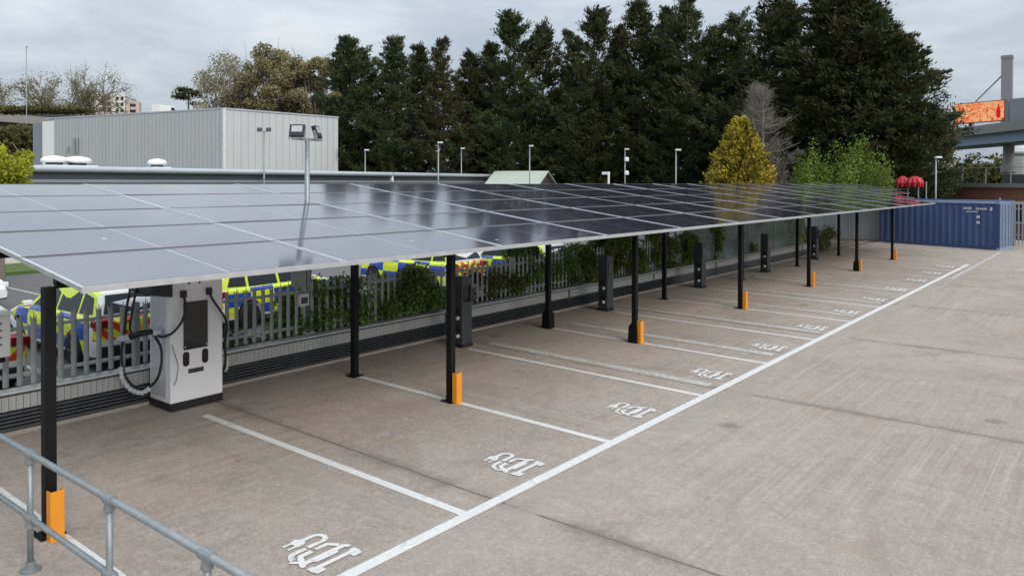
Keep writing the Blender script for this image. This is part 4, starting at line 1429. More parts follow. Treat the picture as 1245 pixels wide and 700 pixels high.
# golden conifer
def golden():
    top = at(900, 149, 47)
    H = top[2] - GZ
    t = thing('golden_conifer', 'plump golden yellow conifer in front of the dark row', 'tree', (top[0], top[1], GZ))
    rs = np.random.default_rng(77)
    n = 9000
    tt = rs.uniform(0.12, 1.0, n) ** 0.85
    prof = 2.5 * np.clip(1.02 - tt, 0, 1) ** 0.66 * np.clip(0.55 + tt * 3.0, 0, 1) + 0.06
    az = rs.uniform(0, 2 * np.pi, n)
    lump = 1 + 0.16 * np.sin(az * 5 + tt * 14) * np.sin(tt * 19) + 0.13 * np.sin(az * 9 - tt * 23) + rs.normal(0, 0.06, n)
    rr = prof * lump * rs.uniform(0.45, 1.12, n) ** 0.7
    C = np.stack([rr * np.cos(az), rr * np.sin(az), tt * H + rs.normal(0, 0.12, n)], 1)
    D = np.stack([np.cos(az), np.sin(az), np.full(n, 0.9)], 1)
    C = np.repeat(C, 4, 0) + rs.normal(size=(n * 4, 3)) * 0.09
    tint = np.clip(np.repeat(rs.random(n), 4) * 0.65 + rs.random(n * 4) * 0.35, 0, 1)
    quads('crown', leaf_quads(C, 0.24, 0.10, np.repeat(D, 4, 0), 0.5), M['golden'], t, tint)
    MB().tube([(0, 0, 0), (0, 0, H * 0.9)], [0.2, 0.05], 8).build('trunk', M['bark'], t)


golden()
for i, (px, ty, D, w, h, n, lab) in enumerate([
        (984, 197, 50, 1.7, 2.6, 9000, 'bright green shrub next to the bare tree behind the canopy'),
        (1040, 181, 50.5, 1.7, 4.2, 9500, 'tall loose bright green shrub before the dark conifers'),
        (1074, 203, 50, 0.9, 3.0, 3500, 'small bright green shrub left of the red domed covers')]):
    p_ = at(px, ty, D)
    hh = p_[2] - GZ
    shrub(lab, 'shrub', (p_[0], p_[1], GZ), (w, w, hh / 0.98), n, M['lime'], (0.15, 0.085), 'bright green shrubs behind the canopy', clumps=70, seed=64 + i, up=0.35)
t = clump_tree('yellow-green leafy tree top poking in at the left edge before the low building', -8, 177, 30, 1.5, 90, 6000, 'limeyellow', (0.15, 0.10), base=0.62, nc=46)

# greenery behind the fence
def fence_bush(lab, y0, y1, h, mat, n, leaf=(0.08, 0.055), x=-6.05, seed=1, depth=0.5, z=-0.45, cat='bush', name='bush', clumps=46):
    """growth pressed along the fence: clumps fill the whole width, with a ragged top"""
    t = thing(name, lab, cat, (x, (y0 + y1) / 2, z))
    rs = np.random.default_rng(seed)
    hw_ = (y1 - y0) / 2
    ph = rs.uniform(0, 6, 2)
    cy = rs.uniform(-hw_ * 0.92, hw_ * 0.92, clumps)
    topf = 0.82 + 0.14 * np.sin(cy * 2.1 + ph[0]) + 0.08 * np.sin(cy * 5.3 + ph[1])
    c = np.stack([rs.uniform(-depth, depth, clumps) * 0.7, cy, h * topf * rs.uniform(0.05, 1.0, clumps) ** 0.8], 1)
    cr = rs.uniform(0.14, 0.30, clumps)
    idx = rs.choice(clumps, n, p=cr ** 2 / (cr ** 2).sum())
    g = rs.normal(size=(n, 3))
    g /= np.linalg.norm(g, axis=1, keepdims=True)
    P = c[idx] + g * (cr[idx] * rs.uniform(0.3, 1.15, n))[:, None]
    P[:, 2] = np.abs(P[:, 2])
    low_ = P[:, 2] + z < 0.60                       # nothing grows through the low wall
    P[low_, 0] = np.minimum(P[low_, 0], -5.74 - x - 0.10 * rs.random(int(low_.sum())))
    tint = np.clip(rs.random(clumps)[idx] * 0.55 + rs.random(n) * 0.45, 0, 1)
    quads('leaves', leaf_quads(P, *leaf), M[mat], t, tint)
    b = MB()
    for i in range(min(16, clumps)):
        b.tube([(0.1 * rs.normal(), c[i][1] * 0.8, 0.0), tuple(c[i] * np.array([0.6, 0.95, 0.5])), tuple(c[i])], [0.016, 0.011, 0.005], 5, cap=False)
    b.build('stems', M['bark'], t)
    return t


fence_bush('dense dark green bush behind the pales, between two canopy posts', 5.9, 8.1, 2.0, 'hedge', 42000, x=-6.0, seed=31, depth=0.6, clumps=150)
fence_bush('paler green bush beside the floodlight mast behind the pales', 4.9, 6.1, 1.8, 'hedge', 14000, (0.08, 0.05), seed=32)
fence_bush('low dry bramble behind the pales right of the rapid charger', 2.9, 5.2, 1.15, 'bramble', 22000, (0.07, 0.03), seed=33, depth=0.5, clumps=80)
fence_bush('loose green bush behind the pales left of the dark bush', 8.0, 10.8, 1.5, 'bramble', 20000, (0.09, 0.05), seed=34, clumps=60)
fence_bush('straggly green bush behind the pales left of the ivy', 10.4, 13.0, 2.0, 'hedge', 24000, (0.09, 0.06), seed=35, clumps=90)
fence_bush('thick dark ivy mass on the fence behind a slim charging unit', 12.9, 16.4, 2.3, 'ivy', 60000, (0.09, 0.07), x=-5.9, seed=36, depth=0.45, clumps=150)
fence_bush('dark ivy column on the mesh fence left of the third slim unit', 16.6, 19.6, 2.4, 'ivy', 26000, (0.09, 0.07), x=-5.8, seed=37, depth=0.3, clumps=70)
fence_bush('narrow ivy strip on the mesh fence behind the third slim unit', 20.5, 21.4, 2.5, 'ivy', 5500, (0.09, 0.07), x=-5.8, seed=38, depth=0.25, clumps=44)
fence_bush('small ivy tuft growing through the netted fence', 23.6, 24.6, 1.5, 'ivy', 2200, (0.09, 0.07), x=-5.85, seed=39, depth=0.3)
fence_bush('yellow flowering shrub behind the farthest slim unit', 28.8, 30.2, 2.2, 'limeyellow', 2600, (0.09, 0.06), x=-6.1, seed=40, depth=0.4, z=0.0)
fence_bush('weedy green clump on the bare earth at the wall end', 30.2, 33.6, 0.85, 'bramble', 3500, (0.10, 0.05), x=-5.7, seed=43, depth=0.5, z=0.05)
fence_bush('low scrub along the boarded fence', 36.5, 39.6, 0.75, 'ivy', 2400, (0.12, 0.08), x=-9.5, seed=44, depth=1.2, z=0.05)
# hedge screen standing behind the netted fence
fence_bush('tall hedge showing faintly behind the green netted fence', 17, 29, 2.5, 'bramble', 9000, (0.12, 0.08), x=-7.6, seed=45, depth=0.6)

# ------------------------------------------------------------------ blue shipping container
c0, c1 = atz(1215, 304.6, 0.0)[:2], atz(1069.5, 295.8, 0.0)[:2]
dv = c1 - c0
CL = np.linalg.norm(dv)
ca = math.atan2(dv[1], dv[0])
ct = thing('shipping_container', 'blue corrugated shipping container at the end of the bays', 'container', (c0[0], c0[1], 0.0), ca)
CHH, CDD = 2.17, -1.85          # local X runs along the long side; the box lies on the -Y side
b = MB()
n = int(CL / 0.28)
prof = []
for i in range(n):
    x = 0.10 + i * (CL - 0.2) / n
    w_ = (CL - 0.2) / n
    prof += [(x, 0.0), (x + w_ * 0.30, 0.0), (x + w_ * 0.45, -0.036), (x + w_ * 0.85, -0.036)]
prof.append((CL - 0.10, 0.0))
vs = [(x, y_ - 0.03, z) for z in (0.16, CHH - 0.09) for x, y_ in prof]
m_ = len(prof)
b.add(vs, [(i, i + 1, m_ + i + 1, m_ + i) for i in range(m_ - 1)])
k_ = NT('blue_corrugated_steel')
fv = k_.noise(k_.scale_vec(k_.obj(), (1, 1, 0.3)), 1.5, 5, 0.65)
contside = k_.out(k_.ramp(fv, (0.3, (0.032, 0.060, 0.142)), (0.7, (0.048, 0.085, 0.185))), 0.45, 0, 0.4)
o_side = b.build('side_wall', contside, ct, recalc=False)
MB().b2(0, CL, -0.10, 0.0, 0.0, 0.16).build('bottom_rail', M['contblue'], ct)
MB().b2(0, CL, -0.10, 0.0, CHH - 0.09, CHH).build('top_rail', M['contedge'], ct)
for x in (0.05, CL - 0.05):
    MB().b2(x - 0.05, x + 0.05, -0.10, 0.004, 0.161, CHH - 0.091).build('corner_post', M['contblue'], ct)
MB().b2(0.03, CL - 0.03, CDD, -0.101, CHH - 0.06, CHH - 0.02).build('roof_sheet', M['contblue_lit'], ct)
MB().b2(0.03, CL - 0.03, CDD, CDD + 0.05, 0.0, CHH - 0.061).build('back_wall', M['contblue'], ct)
MB().b2(CL - 0.05, CL, CDD + 0.051, -0.101, 0.0, CHH - 0.061).build('end_wall', M['contblue'], ct)
dr = MB().b2(0.0, 0.05, CDD + 0.051, -0.101, 0.14, CHH - 0.061).build('door', M['contblue_lit'], ct)
MB().b2(-0.02, 0.06, CDD, -0.10, 0.0, 0.139).build('door_sill', M['contedge'], ct)
for y_ in (-0.35, -0.75, -1.2, -1.55):
    MB().tube([(-0.03, y_, 0.1), (-0.03, y_, CHH - 0.12)], 0.018, 6).build('lock_rod', M['galv'], dr)
    MB().b2(-0.05, -0.002, y_ - 0.05, y_ + 0.05, 0.5, 0.54).build('rod_bracket', M['contedge'], dr)
for x, y_ in ((0.05, -0.05), (0.05, CDD + 0.05), (CL - 0.05, -0.05)):
    for z in (0.04, CHH - 0.04):
        MB().b2(x - 0.075, x + 0.075, y_ - 0.075, y_ + 0.075, z - 0.06, z + 0.06).build('corner_casting', M['contedge'], ct)
# stencilled registration, too small to read, as worn bars; and two round stickers
rs = np.random.default_rng(4)


def marks(x0, x1, z0, z1, name, cw):
    b = MB()
    x = x0
    while x < x1:
        w_ = cw * rs.uniform(0.5, 1.0)
        b.b2(x, x + w_, -0.0285, -0.026, z0, z1)
        x += w_ + cw * 0.35
    b.build(name, M['stencil'], ct)


marks(1.15, 1.48, 1.80, 1.90, 'stencil_mark', 0.08)
marks(0.52, 0.98, 1.80, 1.88, 'stencil_mark', 0.07)
marks(0.30, 0.40, 1.77, 1.91, 'stencil_mark', 0.10)
marks(0.88, 1.32, 1.68, 1.73, 'stencil_mark', 0.06)
for z in (1.47, 1.22):
    MB().b2(0.80, 0.94, -0.0285, -0.025, z - 0.06, z + 0.06).build('sticker', M['stencil'], ct)

# second container hidden behind the first, only its door end in view
c2 = thing('shipping_container', 'dark blue container end just behind the right corner of the blue container', 'container', (c0[0] - 0.10, c0[1] + 2.35, 0.0), ca)
MB().b2(0.08, 5.8, -1.85, 0.0, 0.0, 2.17).build('body', M['contblue'], c2)
MB().b2(0.0, 0.079, -1.8, -0.05, 0.1, 2.1).build('door', M['contblue_lit'], c2)
for y_ in (-0.3, -0.8, -1.3):
    MB().tube([(-0.02, y_, 0.1), (-0.02, y_, 2.05)], 0.018, 6).build('lock_rod', M['galv'], c2)

# palisade gate on the right of the containers
gp = at(1236, 300, 44.5)
gt = thing('palisade_gate', 'tall grey palisade gate at the right edge beside the containers', 'gate', (gp[0], gp[1], 0.0), R(8))
b = MB()
for i in range(22):
    b.b2(-0.6 + i * 0.16, -0.6 + i * 0.16 + 0.07, -0.012, 0.012, 0.1, 2.15)
b.build('pale_panel', M['galv'], gt)
for z in (0.5, 1.75):
    MB().b2(-0.6, 2.95, 0.0125, 0.05, z, z + 0.05).build('rail', M['galv'], gt)
MB().b2(-0.75, -0.65, -0.05, 0.05, 0.0, 2.3).build('gate_post', M['galv'], gt)

# ------------------------------------------------------------------ long low building with the rounded eave
ev = 3.66
E0, E1 = atz(-60, 199, ev), atz(602, 212.0, ev)
dv = (E1 - E0)[:2]
LBL = float(np.linalg.norm(dv))
la = math.atan2(dv[1], dv[0])
lb = thing('low_building', 'long low building with rounded grey metal eave behind the solar canopy', 'building', (E0[0], E0[1], GZ), la)
# local X along the eave, local -Y towards the camera
H0 = ev - GZ
half = LBL * 0.655
for a, c in ((0.0, half), (half + 0.12, LBL)):
    prof = [(6.0, H0 - 0.1), (0.3, H0)] + [(0.02 - 0.17 * math.sin(t_) * 1.3, H0 - 0.15 + 0.15 * math.cos(t_)) for t_ in [math.pi * i / 8 for i in range(9)]] + [(0.2, H0 - 0.31), (6.0, H0 - 0.31)]
    MB().prism(prof, 0, a, c).build('roof', M['roofgrey'], lb)
    MB().b2(a, c, 0.06, 0.16, H0 - 0.60, H0 - 0.312).build('fascia', M['fascia'], lb)
    MB().b2(a, c, -0.03, 0.14, H0 - 0.74, H0 - 0.602).build('gutter', M['trimblue'], lb)
MB().b2(half - 0.02, half + 0.14, -0.08, 0.2, H0 - 0.66, H0 - 0.28).build('roof_joint_bracket', M['white'], lb)
MB().b2(0.1, LBL - 0.1, 0.2, 6.0, 0.0, H0 - 0.32).build('wall', M['cream'], lb)
for i in range(14):
    x = 2.0 + i * 3.4
    if x + 1.6 > LBL - 1:
        break
    f_ = MB().b2(x, x + 1.7, 0.15, 0.198, 1.6, H0 - 0.95).build('window', M['white'], lb)
    MB().b2(x + 0.08, x + 1.62, 0.13, 0.149, 1.7, H0 - 1.03).build('pane', M['glass'], f_)


def local_on(o_, px, py, z, back):
    """point on the low roof some way behind the eave, given in world space"""
    q = atz(px, py, z)
    return q


for i, (px, py, w_, lab) in enumerate([(66, 197, 0.62, 'white mushroom roof vent, left one of the pair on the low building'),
                                       (94, 197.5, 0.68, 'white mushroom roof vent, right one of the pair on the low building'),
                                       (191, 199, 0.52, 'white mushroom roof vent standing alone on the low building')]):
    q = at(px, py, float(np.linalg.norm((atz(px, 200 + 0.0195 * px, ev) - CAM)[:2])) + 1.5)
    t = thing('roof_vent', lab, 'roof vent', (q[0], q[1], ev - 0.06), 0, 'white mushroom vents on the low roof')
    MB().b2(-w_ * 0.95, w_ * 0.95, -w_ * 0.95, w_ * 0.95, 0.0, 0.10).build('curb', M['white'], t)
    MB().lathe([(w_ * 0.55, 0.1), (w_ * 0.55, 0.26)], n=20).build('neck', M['darkgrey'], t)
    MB().lathe([(w_ * 0.75, 0.22), (w_ * 0.9, 0.27), (w_ * 0.86, 0.38), (w_ * 0.65, 0.47), (w_ * 0.2, 0.53), (0.02, 0.535)], n=24).build('cowl', M['white'], t, smooth=True)

# warehouse
WZ = 8.6
wA, wB, wC = atz(56, 143.5, WZ), atz(272, 131, WZ), atz(411, 142, WZ)
wh = thing('grey_warehouse', 'tall grey ribbed-clad warehouse with flat roofline behind the low building', 'building', (wB[0], wB[1], GZ))


def local_wall(p, q, z0, z1, mat, name, thick=0.2):
    d = np.array([q[0] - p[0], q[1] - p[1]])
    L = float(np.linalg.norm(d))
    o = MB().b2(0, L, 0, thick, z0, z1).build(name, mat, wh)
    o.location = (p[0] - wB[0], p[1] - wB[1], 0)
    o.rotation_euler = (0, 0, math.atan2(d[1], d[0]))
    return o


WH = WZ - GZ
M['warehouse_b2'] = m_ribbed('pale_grey_cladding_gable', (0.45, 0.475, 0.485), 0, 0.62, 0.055)
dA = (wA - wB)[:2] / np.linalg.norm((wA - wB)[:2])
w1 = wA + np.array([dA[0], dA[1], 0]) * -1.15
local_wall(w1, wB, 0, WH - 0.12, M['warehouse_a'], 'long_wall')
local_wall(wA + np.array([dA[0], dA[1], 0]) * 0.55, w1, 0, WH - 0.30, M['white'], 'corner_panel')
o = MB().b2(0, 1.4, 0, 0.2, 0, WH - 0.4).build('end_strip', M['trimblue'], wh)
q_ = wA + np.array([dA[0], dA[1], 0]) * 1.96
o.location = (q_[0] - wB[0], q_[1] - wB[1], 0)
o.rotation_euler = (0, 0, math.atan2(-dA[1], -dA[0]))
local_wall(wB, wC, 0, WH - 0.12, M['warehouse_b2'], 'gable_wall')
rb = MB()
far = (wC + wA - wB)
ring = [(p[0] - wB[0], p[1] - wB[1]) for p in (wA, wB, wC, far)]
cx_, cy_ = np.mean([p[0] for p in ring]), np.mean([p[1] for p in ring])
rb.prism([(cx_ + (x - cx_) * 1.006, cy_ + (y_ - cy_) * 1.006) for x, y_ in ring], 2, WH - 0.12, WH)
rb.build('roof', M['roofgrey'], wh)
o = MB().b2(-0.12, 0.12, -0.12, 0.12, 0, WH - 0.125).build('corner_flashing', M['wall_cap'], wh)
for px_, y0_, y1_ in ((92, 168, 186), (95.5, 168, 186), (84, 178, 184)):
    # short flues standing just proud of the long wall
    t_ = (px_ - 56.0) / (272.0 - 56.0)
    lo_, hi_ = 0.0, 1.0
    for _ in range(40):
        m2 = (lo_ + hi_) / 2
        pt = wA + (wB - wA) * m2
        d3 = pt - CAM
        xx = PPX + F_PX * (d3 @ _rt) / (d3 @ _fw)
        if xx < px_:
            lo_ = m2
        else:
            hi_ = m2
    pt = wA + (wB - wA) * lo_
    D_ = float(np.linalg.norm((pt - CAM)[:2]))
    zb_, zt_ = at(px_, y1_, D_)[2] - GZ, at(px_, y0_, D_)[2] - GZ
    nrm = np.array([dA[1], -dA[0]])
    if nrm @ (CAM - pt)[:2] < 0:
        nrm = -nrm
    MB().tube([(0, 0, zb_), (0, 0, zt_)], 0.09, 8).build('flue_pipe', M['galv'], wh, loc=(pt[0] - wB[0] + nrm[0] * 0.15, pt[1] - wB[1] + nrm[1] * 0.15, 0))

# small pale green gabled roof at the end of the low building
gA, gB = at(604, 208, 66), at(667, 208, 64)
d_ = (gB - gA)[:2]
gl = float(np.linalg.norm(d_))
gh = thing('gabled_shed', 'small shed with pale green gabled roof at the end of the low building', 'building', (gA[0], gA[1], GZ), math.atan2(d_[1], d_[0]))
hr_ = gA[2] - GZ
k_green = MB()
k_green.add([(-0.2, -2.6, hr_ - 1.5), (gl, -2.6, hr_ - 1.5), (gl, 0, hr_), (-0.2, 0, hr_), (-0.2, 2.6, hr_ - 1.5), (gl, 2.6, hr_ - 1.5),
             (-0.2, -2.6, hr_ - 1.6), (gl, -2.6, hr_ - 1.6), (gl, 0, hr_ - 0.1), (-0.2, 0, hr_ - 0.1), (-0.2, 2.6, hr_ - 1.6), (gl, 2.6, hr_ - 1.6)],
            [(0, 1, 2, 3), (3, 2, 5, 4), (6, 9, 8, 7), (9, 10, 11, 8), (0, 6, 7, 1), (4, 5, 11, 10), (1, 7, 8, 2), (2, 8, 11, 5), (0, 3, 9, 6), (3, 4, 10, 9)])
k_green.build('roof', M['greenroof'], gh)
MB().prism([(-2.4, 0), (2.4, 0), (2.4, hr_ - 1.5), (0, hr_ - 0.12), (-2.4, hr_ - 1.5)], 0, 0.0, gl - 0.3).build('wall', M['bark'], gh)

# brick building on the right
bA, bB = at(1128, 223, 60), at(1300, 226, 52)
d_ = (bB - bA)[:2]
bl = float(np.linalg.norm(d_))
bb = thing('brick_building', 'low red brick building with grey flat roof edge behind the containers', 'building', (bA[0], bA[1], GZ), math.atan2(d_[1], d_[0]))
bh = bA[2] - GZ
MB().b2(-3.5, bl, 0, 6, 0, bh - 0.24).build('wall', M['brick'], bb)
MB().b2(-3.7, bl + 0.2, -0.15, 6.2, bh - 0.24, bh).build('roof', M['bridge_conc'], bb)
for x, w_ in ((1.8, 1.9), (5.4, 2.6), (9.4, 1.9)):
    f_ = MB().b2(x, x + w_, -0.06, -0.002, 1.2, bh - 1.05).build('window', M['white'], bb)
    MB().b2(x + 0.9, x + w_ - 0.1, -0.07, -0.0605, 1.3, bh - 1.2).build('pane', M['glass'], f_)
MB().tube([(-0.35, -0.08, 0), (-0.35, -0.08, bh - 0.25)], 0.09, 8).build('downpipe', M['white'], bb)
for k in range(8):
    MB().tube([(-3 + k * 1.9, 0.4, bh), (-3 + k * 1.9, 0.4, bh + 1.0)], 0.025, 5).build('roof_rail_post', M['galv'], bb)
MB().tube([(-3, 0.4, bh + 0.98), (bl, 0.4, bh + 0.98)], 0.02, 5).build('roof_rail', M['galv'], bb)
MB().b2(0.4, bl + 4, 5.5, 5.9, bh, bh + 0.62).build('dark_parapet', M['darkgrey'], bb)

# red domed covers on a stand
q_ = at(1106, 228, 50)
rd = thing('red_domes', 'two red domed covers on a grey stand behind the canopy end', 'stand', (q_[0], q_[1], GZ))
hz = q_[2] - GZ
for s_, r_ in ((-0.38, 0.34), (0.26, 0.42)):
    b = MB()
    for k in range(9):
        a = 2 * math.pi * k / 9
        b.tube([(s_ + r_ * .55 * math.cos(a), r_ * .55 * math.sin(a), hz + 0.42 + r_ * 0.2), (s_ + r_ * 0.9 * math.cos(a), r_ * .9 * math.sin(a), hz + 0.25), (s_ + r_ * math.cos(a), r_ * math.sin(a), hz + 0.02)], [0.15, 0.13, 0.05], 6)
    b.lathe([(r_ * 0.85, 0.15), (r_ * 0.8, 0.45), (r_ * 0.45, 0.62), (0.03, 0.66)], (s_, 0, hz), 12)
    b.build('dome', M['red'], rd)
for x in (-0.7, -0.1, 0.45, 0.85):
    MB().tube([(x, 0, 0), (x, 0, hz + 0.35)], 0.04, 6).build('leg', M['galv'], rd)

# ------------------------------------------------------------------ lamp posts in the yard
def lamp(px, ty, by, D, lab, double=False, extra=None):
    top = at(px, ty, D)
    H = top[2] - GZ
    t = thing('lamp_post', lab, 'lamp post', (top[0], top[1], GZ), YAW * 0 + 0.6, 'thin grey lamp posts round the yard')
    MB().lathe([(0.06, 0), (0.05, H * 0.5), (0.042, H)], n=8).build('pole', M['galv'], t, smooth=True)
    if double:
        MB().b2(-0.4, 0.4, -0.03, 0.03, H - 0.02, H + 0.03).build('cross_arm', M['galv'], t)
        for s_ in (-1, 1):
            o = MB().box((0, 0, 0), (0.26, 0.12, 0.16)).build('floodlight', M['darkgrey'], t)
            o.location = (s_ * 0.26, 0, H + 0.12)
            o.rotation_euler = (R(-25), 0, 0)
    else:
        o = MB().box((0, 0, 0), (0.34, 0.26, 0.10)).build('lantern', M['wall_cap'], t, bevel=0.02)
        o.location = (0.12, 0, H + 0.03)
        MB().tube([(0, 0, H - 0.05), (0.12, 0, H + 0.02)], 0.03, 6).build('bracket', M['galv'], t)
    if extra == 'cams':
        for z in (H - 0.9, H - 1.9):
            MB().lathe([(0.05, 0), (0.17, 0.05), (0.17, 0.25), (0.1, 0.34)], (0.12, 0, z), 12).build('camera_dome', M['white'], t)
    return t


lamp(321, 160, 225, 46, 'thin post with twin floodlights in front of the warehouse gable', True)
lamp(444, 183, 205, 62, 'thin lamp post just right of the warehouse corner')
lamp(533, 174, 210, 50, 'lamp post with pale lantern before the low building roof')
lamp(561, 181, 206, 66, 'shorter far lamp post right of the pale lantern one')
lamp(644, 178, 222, 58, 'lamp post in front of the pale green gabled roof')
lamp(760, 182, 222, 58, 'lamp post carrying two white camera domes', extra='cams')
lamp(822, 183, 222, 48, 'bare grey lamp post left of the golden conifer')
lamp(1138, 192, 240, 50, 'slim lamp post in front of the brick building')
t = lamp(32, 57, 135, 110, 'very tall twin-arm street lamp on the flyover by the birches')
t.name = 'street_lamp'
q_ = at(740, 212, 44)
t = thing('cctv_camera', 'white camera on a short post behind the canopy ridge', 'camera', (q_[0], q_[1], GZ))
h_ = q_[2] - GZ
MB().tube([(0, 0, 0), (0, 0, h_)], 0.06, 8).build('pole', M['white'], t)
o = MB().box((0, 0, 0), (0.45, 0.16, 0.16)).build('camera_body', M['white'], t, bevel=0.02)
o.location = (-0.18, 0, h_ + 0.06)

# ------------------------------------------------------------------ flyovers, pylon, advert
fo = thing('flyover', 'grey-blue road flyover on round piers at the right edge', 'bridge', (0, 0, GZ))
fa, fb = at(1080, 153, 112), at(1330, 149, 78)
d_ = (fb - fa)[:2]
fl = float(np.linalg.norm(d_))
fo.location = (fa[0], fa[1], GZ)
fo.rotation_euler = (0, 0, math.atan2(d_[1], d_[0]))
fz = at(1222, 158, 92)[2] - GZ
MB().b2(-30, fl + 30, 0, 5, fz - 0.35, fz + 0.55).build('deck', M['bridge_conc'], fo)
MB().b2(-30, fl + 30, 0.6, 1.1, fz - 1.35, fz - 0.351).build('girder', M['bridge_blue'], fo)
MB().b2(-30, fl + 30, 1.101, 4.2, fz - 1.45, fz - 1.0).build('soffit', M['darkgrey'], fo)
pc = at(1221, 200, 93)
loc_ = Matrix.Rotation(-math.atan2(d_[1], d_[0]), 3, 'Z') @ Vector((pc[0] - fa[0], pc[1] - fa[1], 0))
MB().lathe([(0.5, 0), (0.5, fz - 4.3), (0.72, fz - 4.2), (0.72, fz - 3.5), (0.5, fz - 3.4), (0.5, fz - 1.46)], (loc_.x, 2.6, 0), 20).build('pier', M['bridge_conc'], fo)

py_ = thing('pylon', 'grey square pylon with a stay cable rising above the flyover', 'pylon', (0, 0, GZ))
q0 = at(1224, 148, 98)
q1 = at(1226, 72, 98)
py_.location = (q0[0], q0[1], GZ)
MB().prism([(-0.5, -0.5), (0.5, -0.5), (0.5, 0.5), (-0.5, 0.5)], 2, 8.4, q1[2] - GZ).build('mast', M['pylon'], py_)
MB().b2(-0.54, 0.54, -0.54, 0.54, q1[2] - GZ, q1[2] - GZ + 0.35).build('cap', M['bridge_conc'], py_)
q2 = at(1186, 124, 98)
MB().tube([(0, 0, q1[2] - GZ - 1.2), (q2[0] - q0[0], q2[1] - q0[1], q2[2] - GZ)], 0.09, 6).build('stay_cable', M['pylon'], py_)

ba, bb_ = at(1160, 126, 95), at(1222, 121, 92)
d_ = (bb_ - ba)[:2]
bw = float(np.linalg.norm(d_))
bd = thing('advert_screen', 'lit orange and red advert screen above the flyover parapet', 'billboard', (ba[0], ba[1], GZ), math.atan2(d_[1], d_[0]))
z1, z0 = at(1222, 121, 92)[2] - GZ, at(1222, 147, 92)[2] - GZ
MB().b2(0, bw, 0.0, 0.4, z0, z1).build('housing', M['darkgrey'], bd)
MB().b2(0.08, bw - 0.08, -0.03, -0.002, z0 + 0.08, z1 - 0.08).build('screen', M['ad'], bd)
MB().lathe([(0.10, 0), (0.22, 0.1), (0.22, 0.75), (0.08, 1.15), (0.08, 1.35)], (0, 0, 0), 12).build('picture_motif', M['ad_red'], bd, loc=(bw - 0.62, -0.06, z0 + 0.35)).scale = (1, 0.1, 1)
MB().b2(bw * 0.25, bw * 0.25 + 0.4, 0.401, 0.8, 8.6, z1).build('support_post', M['pylon'], bd)
ba = at(1228, 120, 97)
g2 = thing('blank_board', 'plain grey board beside the pylon above the flyover', 'billboard', (ba[0], ba[1], GZ), math.atan2(d_[1], d_[0]))
MB().b2(0, 3.2, 0, 0.4, at(1240, 150, 97)[2] - GZ, at(1240, 120, 97)[2] - GZ).build('board_panel', M['pylon'], g2)
MB().b2(0.4, 0.8, 0.401, 0.8, 8.6, at(1240, 122, 97)[2] - GZ).build('support_post', M['pylon'], g2)
# white tank building beyond the flyover
q_ = at(1252, 210, 110)
tk = thing('storage_tank', 'round white storage tank with green band under the flyover', 'tank', (q_[0], q_[1], GZ))
zt = at(1240, 180, 110)[2] - GZ
MB().lathe([(2.4, 0), (2.4, zt - 0.5), (2.0, zt), (0.1, zt + 0.35)], n=28).build('shell', M['palewall'], tk, smooth=False)
MB().lathe([(2.42, zt - 1.0), (2.42, zt - 0.7)], n=28).build('band', M['hazegreen'], tk)

# left flyover with scrub on its bank
la_, lb_ = at(-60, 137, 125), at(215, 134, 150)
d_ = (lb_ - la_)[:2]
fl = float(np.linalg.norm(d_))
f2 = thing('flyover', 'distant dull green-grey flyover behind the warehouse at the left', 'bridge', (la_[0], la_[1], GZ), math.atan2(d_[1], d_[0]))
fz = at(20, 135, 128)[2] - GZ
MB().b2(-20, fl + 60, 0, 9, fz - 1.5, fz - 0.35).build('deck', M['bridge_conc'], f2)
MB().b2(-20, fl + 60, 0, 0.3, fz - 0.349, fz + 0.25).build('parapet', M['fascia'], f2)
MB().b2(-20, fl + 60, 1.0, 8.0, fz - 2.6, fz - 1.501).build('girder', M['darkgrey'], f2)
for x in (5, 32):
    MB().lathe([(0.9, 0), (0.9, fz - 2.61)], (x, 4.5, 0), 14).build('pier', M['bridge_conc'], f2)


def scrub(lab, pts, n, spread, mat, leaf, seed, name='scrub_bank'):
    t = thing(name, lab, 'shrubs', (pts[0][0], pts[0][1], pts[0][2]))
    rs = np.random.default_rng(seed)
    P = np.array(pts) - np.array(pts[0])
    idx = rs.integers(0, len(P), n)
    clp = rs.normal(size=(60, 3)) * np.array(spread)
    C = P[idx] + clp[rs.integers(0, 60, n)] + rs.normal(size=(n, 3)) * np.array(spread) * 0.35
    quads('leaves', leaf_quads(C, *leaf), M[mat], t)
    return t


s1 = scrub('olive scrub filling the bank under the left flyover', [tuple(at(x, y_, 100)) for x in range(-20, 70, 12) for y_ in (166, 176, 186, 196)], 16000, (1.2, 1.2, 0.55), 'bank', (0.5, 0.3), 3)
s1['kind'] = 'stuff'
s2 = scrub('low olive scrub along the top of the left flyover', [tuple(at(x, 134, 116)) for x in range(-20, 105, 8)], 5000, (0.9, 0.9, 0.22), 'bank', (0.34, 0.2), 4)
s2['kind'] = 'stuff'

